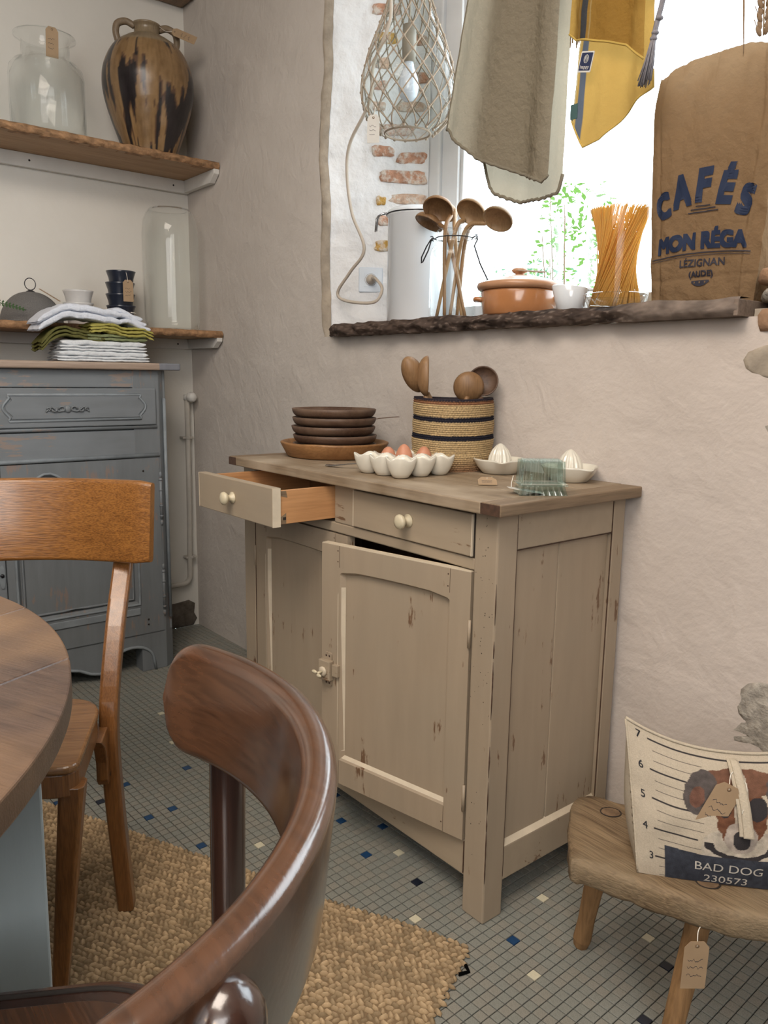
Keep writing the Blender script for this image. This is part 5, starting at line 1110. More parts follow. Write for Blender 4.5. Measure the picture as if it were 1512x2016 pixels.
# white jug
jg = thing('milk_jug', 'small white porcelain jug with pinched handle beside the pasta jar', 'jug', (-0.246, 0.500, ZSI))
b = MB(); b.lathe([(0, 0), (0.026, 0), (0.030, 0.002), (0.037, 0.03), (0.043, 0.062), (0.0405, 0.064), (0.034, 0.03), (0.026, 0.006), (0, 0.005)], 40, None, lambda a, r, z: (r*(1+0.12*math.exp(-((a-3.9)/0.3)**2)*z/0.064), z+0.004*math.cos(a-3.9)*max(0, z-.03)/.034)); b.build('body', M['enamel'], jg)
b = MB(); b.tube(spline([(0.036, 0.020, 0.056), (0.052, 0.030, 0.054), (0.055, 0.031, 0.034), (0.040, 0.022, 0.012)], 6), 0.004, 8); b.build('handle', M['enamel'], jg)
# pasta jar
M['spaghetti'] = cloth('spaghetti_yellow', (0.90, 0.60, 0.18), 0.6, 40, 0, 0.05, None, 0.0)
pj_ = thing('pasta_jar', 'tall glass jar full of twisted spaghetti with flat glass lid', 'jar', (-0.158, 0.560, ZSI))
b = MB(); b.lathe([(0, 0.003), (0.070, 0.003), (0.0765, 0.008), (0.0775, 0.02), (0.0775, 0.27), (0.074, 0.278), (0.0725, 0.272), (0.0735, 0.262), (0.0735, 0.02), (0.068, 0.009), (0, 0.009)], 56); b.build('jar_body', M['glass'], pj_)
b = MB(); b.lathe([(0, 0.292), (0.05, 0.291), (0.076, 0.287), (0.081, 0.283), (0.081, 0.279), (0.076, 0.279), (0, 0.283)], 56); b.lathe([(0, 0.303), (0.018, 0.303), (0.020, 0.299), (0.012, 0.292), (0, 0.292)], 24); b.build('lid', M['glass'], pj_)
b = MB(); rnd = random.Random(2)
for i in range(330):
    r = 0.070*math.sqrt(rnd.uniform(0.25, 1.0)) if i > 170 else rnd.uniform(0.064, 0.0705); a = rnd.uniform(0, 2*PI); tw = math.radians(102)+rnd.gauss(0, 0.10); top_ = 0.240+rnd.uniform(-.004, .004)
    b.tube([(r*0.92*math.cos(a), r*0.92*math.sin(a), 0.0105), (r*1.0*math.cos(a+tw), r*1.0*math.sin(a+tw), top_)], 0.00125, 5)
b.build('spaghetti', M['spaghetti'], pj_, kind='stuff')
gb = MB(); gb.lathe([(0, 0), (0.05, 0), (0.060, 0.004), (0.069, 0.026), (0.0715, 0.030), (0.069, 0.032), (0.064, 0.027), (0.055, 0.008), (0, 0.005)], 48); o = gb.build('glass_dish', M['glass']); o.location = (-0.085, 0.455, ZSI); tag(o, 'shallow clear glass dish on the sill in front of the pasta jar', 'dish')
bj = thing('glass_jar', 'big wide empty glass jar on the sill behind the casserole', 'jar', (-0.497, 0.650, ZSI)); bj.scale = (0.86, 0.86, 0.97); b = MB(); b.lathe([(0, 0.002), (0.08, 0.002), (0.090, 0.010), (0.0915, 0.02), (0.0915, 0.235), (0.080, 0.255), (0.078, 0.268), (0.084, 0.274), (0.084, 0.280), (0.078, 0.281), (0.075, 0.268), (0.076, 0.254), (0.088, 0.234), (0.088, 0.02), (0.08, 0.008), (0, 0.008)], 56); b.build('jar_body', M['glass'], bj); 
b = MB(); b.lathe([(0, 0.300), (0.06, 0.298), (0.088, 0.291), (0.089, 0.284), (0.078, 0.283), (0, 0.290)], 48); b.build('lid', M['glass'], bj)
# coffee bag
M['paper'] = cloth('brown_paper', (0.28, 0.185, 0.105), 0.36, 25, 0, 0.06, None, 0.35); M['blue_ink'] = plain('navy_print', (0.007, 0.018, 0.055), 0.7); M['black_ink'] = plain('dark_print', (0.02, 0.02, 0.035), 0.7)
pb = thing('paper_bag', 'tall brown paper coffee bag printed in blue on the sill', 'bag', (0.09, 0.56, ZSI))
BX0, BX1, BY0, BD, BH = -0.020, 0.214, 0.500, 0.13, 0.505
def bagf(u, v, side):   # side 0 front, 1 right, 2 back, 3 left ; v height
    z = ZSI+BH*v*(1-0.02*(2*u-1)**2*(1 if side in (0, 2) else 0)); e = 0.022*v; pinch = 1-0.10*v
    x0 = BX0-0.030*math.sin(PI*min(1, v*1.0)*0.5)*(0.9 if v < 0.6 else 0.9)+0.014*max(0, v-0.86)/0.14; x1 = BX1+0.018*math.sin(PI*v*0.6); bow = 0.010*math.sin(PI*v*.9+0.2); dd = BD
    cr = 0.006*nz((u*5+side*9, v*8, 2))+0.003*nz((u*12, v*14, side*4))
    fold = 0.0025*math.exp(-((v-0.115)/0.008)**2)+(0.004*math.exp(-((u-0.075-0.02*math.sin(v*5))/0.014)**2)-0.004*math.exp(-((u-0.90+0.015*math.sin(v*7))/0.016)**2)+0.003*math.exp(-((u-0.5)/0.008)**2)*max(0, v-0.6) if side == 0 else 0)
    if side == 0: return Vector((lerp(x0, x1, u), BY0-bow*(1-(2*u-1)**4)-cr+fold+0.02*v*0+0.004*(2*u-1)**6, z))
    if side == 2: return Vector((lerp(x1, x0, u), BY0+dd+bow*(1-(2*u-1)**4)+cr, z))
    g = 0.020*(1-abs(2*u-1))*min(1, v*1.6)
    if side == 1: return Vector((x1-g+cr*min(u, 1-u)*4, lerp(BY0+0.004, BY0+dd, u), z-0.02*BH*0))
    return Vector((x0+g-cr*min(u, 1-u)*4, lerp(BY0+dd, BY0+0.004, u), z))
b = MB()
def btop(u): return 1-0.035*abs(2*u-1)**6+0.012*nz((u*5, 0, 3))+0.004*nz((u*25, 0, 5))
for s in range(4): b.grid(lambda u, v: bagf(u, v*(btop(u) if s in (0, 2) else btop(0)), s), 96 if s == 0 else 36, 110)
b.grid(lambda u, v: bagf(u, 0, 0).lerp(bagf(1-u, 0, 2), v), 36, 4, flip=True); b.build('bag_body', M['paper'], pb, True, weld=True)
def onbag(x, z, off=0.0022):
    v = (z-ZSI)/BH; p0, p1 = bagf(0, v, 0), bagf(1, v, 0); u = (x-p0.x)/(p1.x-p0.x); q = bagf(min(1, max(0, u)), v, 0); return Vector((x, q.y-off, z))
def bag_text(body, xc, zb, size, m, sx=1.0, sy=1.0, bold=0.02, arc=None, skew=0.0):
    b = MB(); vs, fs = text_geo(body, size, bold, 'CENTER', 0.02)
    fnx = lambda p: onbag(xc+p[0]*sx, zb+p[1]*sy+skew*p[0]*sx+(arc(p[0]*sx) if arc else 0)); b.add([fnx(p) for p in vs], fs, True); b.build('lettering', m, pb, True)
# arched line, letter by letter
for ch, x, zb, rot, sx, sy in (('C', 0.005, 1.510, 0.26, 1.02, 1.50), ('A', 0.047, 1.529, 0.13, 1.20, 1.80), ('F', 0.093, 1.534, 0.0, 1.42, 1.84), ('É', 0.139, 1.523, -0.16, 1.36, 1.72), ('S', 0.180, 1.497, -0.26, 1.25, 1.55)):
    vs, fs = text_geo(ch, 0.048, 0.0030, 'CENTER', 0.02); b = MB(); c, s = math.cos(rot), math.sin(rot)
    b.add([onbag(x+c*p[0]*sx-s*p[1]*sy, zb+s*p[0]*sx+c*p[1]*sy) for p in vs], fs, True); b.build('lettering', M['blue_ink'], pb, True)
arc1 = lambda x: -0.55*x*x
bag_text('MON RÉGA', 0.092, 1.437, 0.042, M['blue_ink'], 0.93, 1.04, 0.0026, arc1, -0.02); bag_text('LÉZIGNAN', 0.099, 1.399, 0.0215, M['black_ink'], 0.98, 1.0, 0.0004, None, -0.02); bag_text('(AUDE)', 0.099, 1.3775, 0.017, M['black_ink'], 1.0, 1.0, 0.0006)
b = MB()
def stroke(x0, x1, z0, z1, wd, arc=None, n=24): b.grid(lambda u, v: onbag(lerp(x0, x1, u), lerp(z0, z1, u)+(v-0.5)*wd+(arc(lerp(x0, x1, u)-0.095) if arc else 0)), n, 1)
stroke(0.080, 0.112, 1.522, 1.521, 0.0022); stroke(0.068, 0.124, 1.516, 1.515, 0.0022); stroke(0.062, 0.130, 1.510, 1.509, 0.0022); stroke(-0.022, 0.203, 1.4285, 1.4255, 0.0022, arc1); stroke(-0.022, 0.203, 1.4235, 1.4205, 0.0012, arc1); stroke(0.2075, 0.2076, 1.45, 1.42, 0.002)
b.build('printed_lines', M['black_ink'], pb, True)
b = MB(); b.grid(lambda u, v: onbag(lerp(0.079, 0.119, u), lerp(1.3695, 1.3695-0.012*(math.sin(PI*u)**0.5 if 0 < u < 1 else 0.3), v)), 16, 2); o = b.build('emblem', M['black_ink'], pb, True); b = MB()
for u in (0.2, 0.5, 0.8): b.add([onbag(lerp(0.079, 0.119, u)+a, 1.3655+c, 0.0032) for a, c in ((-.0015, -.002), (.0015, -.002), (.0015, .002), (-.0015, .002))], [(0, 1, 2, 3)], False)
b.build('emblem_detail', M['paper'], o, True)
# ------------------------------------------------------------------ hanging rod, towels, tassel, straw
M['rod'] = wood('rod_wood', (0.12, 0.07, 0.04), (0.25, 0.16, 0.09), 'X', 1, 0.6, 0.2)
rd = thing('hanging_rod', 'wooden rod above the window carrying the towels', 'rod', (-0.3, 0.42, 2.45))
b = MB(); b.tube([(-1.38, 0.42, 2.46), (0.78, 0.42, 2.46)], 0.011, 12); b.build('rod', M['rod'], rd, True)
for x in (-1.34, 0.74): b = MB(); b.tube([(x, 0.42, 2.449), (x, 0.449, 2.43)], 0.008, 8); b.build('bracket', M['iron'], rd, True)
M['linen'] = cloth('grey_linen', (0.26, 0.222, 0.165), 0.34, 260, 0.12, 0.16, None, 0.5); M['linen_hem'] = plain('linen_hem', (0.19, 0.165, 0.12), 0.9, 0.1, 200)
M['linen_back'] = cloth('grey_linen_single', (0.30, 0.262, 0.20), 0.5, 170, 0.30, 0.2, None, 0.4); M['mustard_back'] = cloth('mustard_single', None, 0.5, 150, 0.55, 0.2, 'col', 0.4)
M['mustard'] = cloth('mustard_linen', None, 0.42, 260, 0.22, 0.16, 'col', 0.4)
def pw(pts, u):
    for (u0, *a), (u1, *c) in zip(pts, pts[1:]):
        if u <= u1: t = (u-u0)/(u1-u0); return [lerp(p, q, t) for p, q in zip(a, c)]
    return list(pts[-1][1:])
lt = thing('tea_towel', 'grey-beige linen tea towel hanging folded left in the window', 'towel', (-0.4, 0.42, 1.6))
fb_ = [(0, -0.629, 1.813), (0.12, -0.585, 1.783), (0.42, -0.47, 1.700), (0.72, -0.331, 1.641), (0.92, -0.262, 1.612), (1, -0.248, 1.625)]
bb_ = [(0, -0.500, 1.74), (0.16, -0.470, 1.640), (0.26, -0.455, 1.622), (0.5, -0.378, 1.590), (0.75, -0.296, 1.583), (0.95, -0.247, 1.592), (1, -0.236, 1.63)]
def drape(bot, xt0, xt1, y, amp, ph):
    def f(u, v):
        xb, zb = pw(bot, u); xt = lerp(xt0, xt1, u); z = lerp(2.465, zb, v); x = lerp(xt, xb, v)
        return Vector((x, y+amp*v**0.7*(math.sin(u*9+ph+v*1.2)*0.9+0.5*math.sin(u*19+ph*2))+0.003*nz((u*8, v*14, ph))-0.010*math.sin(PI*u)*v, z))
    return f
f1 = drape(fb_, -0.462, -0.232, 0.400, 0.016, 0.6); f2 = drape(bb_, -0.40, -0.232, 0.440, 0.010, 2.1)
b = MB(); b.grid(f1, 60, 90); b.build('front_layer', M['linen'], lt, True); b = MB(); b.grid(f2, 50, 90); b.build('back_layer', M['linen_back'], lt, True)
for f in (f1, f2):
    b = MB(); b.tube([f(i/50, 1.0)+Vector((0, 0, 0.0035*abs(math.sin(i*1.1)))) for i in range(51)], 0.0042, 6); b.build('hem', M['linen_hem'], lt, True)
b = MB(); b.tube([f1(0, i/40) for i in range(12, 41)], 0.0022, 6); b.build('hem', M['linen_hem'], lt, True)
yt = thing('tea_towel', 'mustard yellow tea towel with grey stripe hanging right of the linen one', 'towel', (-0.1, 0.42, 1.7))
yf = [(0, -0.219, 1.925), (0.12, -0.192, 1.902), (0.32, -0.150, 1.888), (0.7, -0.060, 1.856), (1, -0.012, 1.815)]
yb = [(0, -0.204, 1.80), (0.10, -0.208, 1.74), (0.22, -0.172, 1.677), (0.40, -0.128, 1.686), (0.72, -0.045, 1.742), (0.95, -0.003, 1.765), (1, -0.006, 1.80)]
my, gr, lt_ = (0.34, 0.205, 0.055), (0.07, 0.075, 0.09), (0.42, 0.33, 0.17)
def yc1(u, v): return gr if 0.20 < u < 0.30 else (lt_ if 0.165 < u < 0.18 or 0.32 < u < 0.335 else my)
def yc2(u, v): return gr if 0.13 < u < 0.20 and v > 0.2 else (lt_ if 0.10 < u < 0.12 or 0.21 < u < 0.22 else my)
g1 = drape(yf, -0.190, -0.035, 0.400, 0.007, 0.3); g2 = drape(yb, -0.180, -0.040, 0.430, 0.008, 1.4)
b = MB(); b.grid(g1, 100, 70, col=yc1); b.build('front_layer', M['mustard'], yt, True, attr=True); b = MB(); b.grid(g2, 100, 90, col=yc2); b.build('back_layer', M['mustard_back'], yt, True, attr=True)
M['mustard_hem'] = plain('mustard_hem', (0.50, 0.34, 0.08), 0.9)
for g in (g1, g2): b = MB(); b.tube([g(i/40, 1.0) for i in range(41)], 0.0025, 6); b.build('hem', M['mustard_hem'], yt, True)
M['navy'] = plain('navy_label', (0.015, 0.025, 0.075), 0.6); M['label_white'] = plain('label_white', (0.65, 0.64, 0.60), 0.8); M['teal'] = plain('teal_label', (0.05, 0.11, 0.11), 0.7)
lx, lz = -0.152, 1.868; q = math.radians(-14); T = lambda p: Vector((lx+p[0]*math.cos(q)-p[1]*math.sin(q), 0.395-p[2], lz+p[0]*math.sin(q)+p[1]*math.cos(q)))
b = MB(); b.prism(rrect(-0.018, -0.042, 0.018, 0.0, 0.002), -0.0006, 0.0006, T); lb = b.build('woven_label', M['label_white'], yt, True); b = MB(); b.prism(rrect(-0.0155, -0.0385, 0.0155, -0.003, 0.0015), 0.0006, 0.0011, T); b.build('label_field', M['navy'], lb, True)
b = MB(); b.tube([T((0.0058*math.cos(i*PI/12), -0.0155+0.0078*math.sin(i*PI/12), 0.0014)) for i in range(24)], 0.0007, 5, closed=True); b.tube([T((0, -0.022, 0.0014)), T((0, -0.009, 0.0014))], 0.0006, 5); b.tube([T((-0.003, -0.02, 0.0014)), T((-0.003, -0.011, 0.0014))], 0.0006, 5); b.tube([T((0.003, -0.02, 0.0014)), T((0.003, -0.011, 0.0014))], 0.0006, 5)
vs, fs = text_geo('happy', 0.0105, 0.0, 'CENTER', 0.1); b.add([T((p[0], -0.0345+p[1], 0.0014)) for p in vs], fs, False); b.build('label_emblem', M['label_white'], lb, True)
p0 = g2(0.165, 0.93); b = MB(); b.box((p0.x-0.024, p0.y-0.004, p0.z-0.016), (p0.x-0.004, p0.y-0.003, p0.z+0.016)); b.build('side_label', M['teal'], yt, True)
ts = thing('tassel', 'grey cord tassel hanging between the yellow towel and paper bag', 'tassel', (0.0, 0.38, 1.76)); M['tassel'] = plain('grey_cord', (0.23, 0.22, 0.24), 0.9, 0.15, 200)
b = MB(); b.tube(spline([(0.052, 0.415, 2.45), (0.046, 0.40, 2.1), (0.036, 0.385, 1.93), (0.024, 0.383, 1.87), (0.019, 0.382, 1.84)], 8), 0.0055, 8)
for z in (1.875, 1.85, 1.84): b.ell((0.022+(z-1.85)*.3, 0.382, z), (0.008, 0.008, 0.005), 8, 6)
b.build('cord', M['tassel'], ts, True); b = MB(); rnd = random.Random(6)
for i in range(60):
    a = rnd.uniform(0, 2*PI); r = math.sqrt(rnd.random()); e = Vector((0.002+r*math.cos(a)*0.016, 0.384+r*math.sin(a)*0.012, 1.760+rnd.uniform(-.006, .006)))
    b.tube([(0.019+0.004*math.cos(a), 0.382+0.004*math.sin(a), 1.842), (0.012+r*math.cos(a)*.010, 0.383+r*math.sin(a)*.009, 1.80), e], 0.0011, 4)
b.build('fringe', M['tassel'], ts, True, kind='stuff')
wd_ = thing('wooden_hanger', 'curved brown wooden hanger at the top edge beside the yellow towel', 'hanger', (0.03, 0.405, 1.935)); b = MB(); b.tube(spline([(-0.035, 0.41, 1.958), (0.0, 0.41, 1.943), (0.04, 0.41, 1.930), (0.085, 0.41, 1.926)], 6), 0.013, 12); b.build('stick', M['rod'], wd_, True)
b = MB(); b.tube([(-0.02, 0.41, 1.955), (0.028, 0.418, 2.46)], 0.0015, 5); b.tube([(0.075, 0.41, 1.93), (0.028, 0.418, 2.46)], 0.0015, 5); b.build('cord', M['string'], wd_, True)
M['straw'] = plain('dry_straw', (0.33, 0.20, 0.09), 0.8, 0.2, 60); M['wheat'] = cloth('dry_wheat', (0.33, 0.23, 0.15), 0.25, 50, 0, 0.1)
wh = thing('wheat_ear', 'dried wheat ear hanging upside down at the upper right window edge', 'wheat', (0.185, 0.5, 1.8)); b = MB(); b.tube([(0.178, 0.425, 2.455), (0.184, 0.48, 2.0), (0.190, 0.495, 1.825)], 0.0016, 5); b.build('stalk', M['straw'], wh, True); b = MB()
for i in range(14):
    z = 1.99-i*0.0125; x = 0.186+(1.99-z)*0.03
    for s in (-1, 1):
        c = Vector((x+s*0.006, 0.49, z)); d = Vector((s*0.35, -0.2 if i % 2 else 0.2, -1 if False else 0.9)).normalized(); T = frame(c, d); b.ell((0, 0, 0.006), (0.005, 0.005, 0.011), 8, 6, T); b.tube([T((0, 0, 0.012)), T((0, 0, 0.030))], 0.0010, 4)
b.build('grains', M['wheat'], wh, True)
dl_ = thing('dried_leaf', 'thin dried blade of straw hanging point down above the paper bag', 'straw', (0.15, 0.5, 1.8)); b = MB(); pts = spline([(0.128, 0.43, 2.455), (0.132, 0.49, 2.05), (0.140, 0.497, 1.93), (0.150, 0.50, 1.80)], 8); n = len(pts); b.tube(pts, [lerp(0.0075, 0.0008, (i/(n-1))**0.8) for i in range(n)], 6); b.build('blade', M['wheat'], dl_, True)
sd = thing('straw_bundle', 'bundle of brown straw hanging behind the gap between the two towels', 'straw', (-0.26, 0.51, 1.93)); b = MB()
for i in range(70): a = rnd.uniform(0, 2*PI); r = rnd.uniform(0, .022); e = rnd.uniform(.9, 1.5); b.tube([(-0.27+r*math.cos(a)*.4, 0.50+r*math.sin(a)*.4, 2.44), (-0.275+r*math.cos(a)*e, 0.51+r*math.sin(a)*e, 1.975+rnd.uniform(-.03, .04))], 0.0016, 4)
b.build('stems', M['straw'], sd, True, kind='stuff'); b = MB(); b.tube([(-0.272, 0.505, 2.30), (-0.272, 0.505, 2.31)], 0.016, 12); b.tube([(-0.27, 0.50, 2.43), (-0.27, 0.425, 2.455)], 0.002, 5); b.build('tie', M['string'], sd, True)

CORD = [(-0.847, 0.4, 2.196), (-0.851, 0.39, 2.116), (-0.911, 0.39, 2.04), (-0.926, 0.39, 1.948), (-1.033, 0.4, 1.86), (-1.07, 0.415, 1.781), (-1.062, 0.43, 1.661), (-1.023, 0.45, 1.551), (-1.095, 0.45, 1.488), (-1.164, 0.45, 1.429), (-1.135, 0.46, 1.4), (-1.024, 0.49, 1.39), (-1.005, 0.51, 1.43), (-1.06, 0.53, 1.468), (-1.110, 0.552, 1.478)]
SOCK = (-1.152, 0.579, 1.478)
# ------------------------------------------------------------------ pendant lamp in a net, its cord and plug; wall socket
LC = Vector((-0.882, 0.500, 1.868)); lm = thing('pendant_lamp', 'pear-shaped glass pendant lamp wrapped in knotted cord net at the window', 'lamp', tuple(LC)); M['net'] = plain('net_cord', (0.36, 0.29, 0.22), 0.9, 0.15, 200); M['cord'] = plain('beige_flex', (0.50, 0.44, 0.37), 0.7, 0.06); M['socket_grey'] = plain('lamp_socket', (0.32, 0.28, 0.23), 0.5)
M['bulb'] = plain('opal_bulb', (0.62, 0.68, 0.78), 0.2, 0.02, Coat_Weight=0.5); M['glass_old'] = glass('seeded_glass', (0.94, 0.965, 0.96), (0.60, 0.68, 0.68), 0.3)
LP_ = [(0.0, 0.004), (0.062, 0.002), (0.090, 0.012), (0.118, 0.042), (0.134, 0.085), (0.137, 0.13), (0.128, 0.185), (0.108, 0.245), (0.083, 0.305), (0.061, 0.37), (0.048, 0.44), (0.043, 0.50)]
LPs = [(max(0, p.x), p.y) for p in spline([(r, z, 0) for r, z in LP_], 5)]; LPs[0] = (0, 0.004)
b = MB(); b.lathe(LPs, 56, lambda p: LC+p); b.build('glass_shade', M['glass_old'], lm, True)
def lr(z):
    for (r0, z0), (r1, z1) in zip(LPs[3:], LPs[4:]):
        if z0 <= z <= z1 and z1 > z0: return lerp(r0, r1, (z-z0)/(z1-z0))
    return LPs[-1][0] if z > 0.3 else 0.09
b = MB(); NH, dz_ = 15, 0.037
for s in (-1, 1):
    for k in range(NH):
        pts = []
        for i in range(49):
            z = 0.006+i*dz_/4; a = 2*PI*k/NH+s*(PI/NH)*(i/4); r = lr(z)+0.0025+(0.0008 if s > 0 else 0); a += 0.012*math.sin(i*PI/2)*s*0; pts.append(LC+Vector((r*math.cos(a), r*math.sin(a), z)))
        b.tube(pts, 0.0021, 5)
for i in range(0, 13):
    for k in range(NH):
        z = 0.006+i*dz_; a = 2*PI*k/NH+(PI/NH)*i; r = lr(z)+0.003; b.ell(LC+Vector((r*math.cos(a), r*math.sin(a), z)), (0.0048, 0.0048, 0.0048), 6, 5)
b.tube([LC+Vector((0.068*math.cos(i*PI/16), 0.068*math.sin(i*PI/16), 0.003)) for i in range(32)], 0.003, 6, closed=True); b.build('net', M['net'], lm, True)
b = MB(); b.lathe([(0, 0.30), (0.020, 0.30), (0.021, 0.245), (0.019, 0.20), (0.0, 0.198)], 20, lambda p: LC+p); b.build('bulb_holder', M['socket_grey'], lm, True)
b = MB(); b.lathe([(0.014, 0.20), (0.016, 0.185), (0.028, 0.155), (0.031, 0.13), (0.026, 0.108), (0.014, 0.095), (0, 0.092)], 24, lambda p: LC+p); b.build('bulb', M['bulb'], lm, True)
b = MB(); b.lathe([(0, 0.53), (0.03, 0.525), (0.047, 0.505), (0.047, 0.48), (0.043, 0.48)], 28, lambda p: LC+p); b.build('cap', M['socket_grey'], lm, True)
b = MB(); b.tube([LC+Vector((0, 0, 0.30)), LC+Vector((0, 0, 0.8)), Vector((LC.x, LC.y, 2.659))], 0.004, 8); b.build('hanging_cord', M['cord'], lm, True)
cordp = [(-0.885, 0.47, 2.60), (-0.868, 0.385, 2.45)]+CORD
b = MB(); b.tube(spline(cordp, 8), 0.005, 8); b.build('flex', M['cord'], lm, True)
price_tag(lm, lambda p: Vector((-0.872, 0.362, 1.888))+Vector((0.79, 0.61, 0))*p[0]+Zv*p[1]+Vector((0.61, -0.79, 0))*p[2], 0.036, 0.070, [(-0.868, 0.366, 1.915)], M['card_white'])
un = Vector((RY1-RY0, -(RX1-RX0), 0)).normalized(); ul = Vector((RX1-RX0, RY1-RY0, 0)).normalized(); so_ = thing('wall_socket', 'white square wall socket on the rough brick window reveal', 'socket', (SOCK[0], SOCK[1], SOCK[2]))
S0 = Vector(SOCK)+un*(-0.012); T = lambda p: S0+ul*p[0]+Zv*p[1]+un*p[2]
b = MB(); b.prism(rrect(-0.041, -0.041, 0.041, 0.041, 0.005), -0.012, 0.012, T); b.build('plate', M['plug'], so_, True, 0.003); b = MB(); b.prism(rrect(-0.023, -0.023, 0.023, 0.023, 0.002), 0.012, 0.0132, T); b.build('insert', M['plug'], so_, True, 0.0005)
b = MB(); b.lathe([(0, 0.004), (0.017, 0.004), (0.0195, 0.0135), (0.0205, 0.0142), (0.0205, 0.013)], 28, T); b.build('recess', M['socket_grey'], so_, True)
b = MB(); b.lathe([(0, 0.006), (0.0165, 0.006), (0.0165, 0.024), (0.010, 0.034), (0.006, 0.046), (0, 0.046)], 20, T); b.build('plug', M['cord'], lm, True)
# ------------------------------------------------------------------ heating pipe in the corner
M['pipe'] = plain('painted_pipe', (0.50, 0.47, 0.42), 0.45, 0.06)
pp = thing('heating_pipe', 'cream painted heating pipe with valve in the corner by the cupboard', 'pipe', (-2.215, 0.39, 0.2))
b = MB(); b.tube([(-2.215, 0.398, 1.052), (-2.215, 0.396, 0.6), (-2.215, 0.390, 0.25)]+[(-2.215, 0.390-0.035+0.035*math.cos(a*PI/12), 0.25-0.035*math.sin(a*PI/12)) for a in range(1, 7)]+[(-2.215, 0.20, 0.210)], 0.0115, 12); b.build('tube', M['pipe'], pp, True)
b = MB(); b.tube([(-2.215, 0.398, 1.04), (-2.215, 0.398, 1.062)], 0.016, 10); b.tube([(-2.215, 0.398, 1.056), (-2.205, 0.42, 1.054)], 0.013, 10); b.lathe([(0, 0), (0.017, 0), (0.021, 0.006), (0.021, 0.026), (0.013, 0.036), (0, 0.037)], 16, frame((-2.205, 0.402, 1.054), (0.75, 0.25, -0.08)), lambda a, r, z: (r*(1+0.06*math.cos(8*a)), z)); b.build('valve', M['white_paint'], pp, True)
for z in (0.875, 0.335): b = MB(); b.tube([(-2.215, 0.397, z-0.006), (-2.215, 0.397, z+0.006)], 0.0145, 12); b.box((-2.245, 0.372, z-0.005), (-2.21, 0.424, z+0.005)); b.build('clip', M['pipe'], pp, True, 0.002)

# ------------------------------------------------------------------ shelves
M['shelf'] = wood('shelf_wood', (0.27, 0.15, 0.07), (0.47, 0.31, 0.175), 'Y', 1, 0.65, 0.2, 0, (6, (0.36, 0.24, 0.14))); M['shelf_edge'] = plain('live_edge', (0.30, 0.17, 0.085), 0.8, 0.45, 40, 0.8)
def shelf(name, label, z0, z1, xf, seed, cleat=0.05):
    t = thing(name, label, 'shelf', (-2.1, -0.3, z0)); y0, y1 = -1.5, 0.4405
    e = lambda y: xf-0.004+0.006*nz((y*4, seed, 0))+0.004*nz((y*16, seed, 2))
    b = MB(); b.grid(lambda u, v: (lerp(XL+0.006, e(lerp(y0, y1, u))-0.010, v), lerp(y0, y1, u), z1), 120, 3, flip=True); b.grid(lambda u, v: (lerp(XL+0.006, e(lerp(y0, y1, u))-0.010, v), lerp(y0, y1, u), z0), 120, 3)
    b.build('board', M['shelf'], t, True)
    def ed(u, v):
        y = lerp(y0, y1, u); return (e(y)-0.010+0.010*math.sin(PI*v)+0.0035*nz((y*45, v*4, seed)), y, lerp(z0, z1, v)+0.0025*nz((y*30, v*3, seed+4)))
    b = MB(); b.grid(ed, 300, 8, flip=True); b.grid(lambda u, v: (lambda p: (lerp(p[0], p[0]-0.03, v), p[1], p[2]))(ed(u, 1)), 300, 1, flip=True); b.grid(lambda u, v: (lambda p: (lerp(p[0], p[0]-0.03, v), p[1], p[2]))(ed(u, 0)), 300, 1); b.build('live_edge', M['shelf_edge'], t, True)
    b = MB(); b.box((xf-0.1, y1, z0), (xf-0.012, y1+0.001, z1)); b.build('end', M['shelf'], t, True)
    b = MB(); b.box((XL+0.005, y0, z0-cleat), (XL+0.026, y1, z0)); b.build('wall_cleat', M['white_paint'], t, True, 0.002)
    b = MB(); P = [(XL+0.026, z0), (xf-0.010, z0), (xf-0.012, z0-cleat*0.35), (xf-0.050, z0-cleat*0.95), (XL+0.026, z0-cleat*0.95)]; b.prism(P, -(y1), -(y1-0.024), lambda p: (p[0], -p[2], p[1])); b.build('end_cleat', M['white_paint'], t, True, 0.002)
    for y in (0.37, -0.2): MB().lathe([(0, 0), (0.004, 0), (0, 0.001)], 8, frame((XL+0.0262, y, z0-cleat/2), (1, 0, 0))).build('screw', M['iron'], t, True)
    return t
shelf('wall_shelf', 'upper live-edge wooden wall shelf holding the earthenware jug and glass jar', 1.953, 1.980, -1.947, 1.0); shelf('wall_shelf', 'lower live-edge wooden wall shelf just above the blue-grey cupboard', 1.300, 1.327, -1.947, 7.0, 0.042)
t3 = thing('wall_shelf', 'topmost dark wooden shelf, only its end showing at the top left', 'shelf', (-2.2, -0.3, 2.62)); b = MB(); b.box((XL+0.005, -1.5, 2.628), (-2.135, 0.4385, 2.70)); b.build('board', M['rod'], t3, True, 0.008)
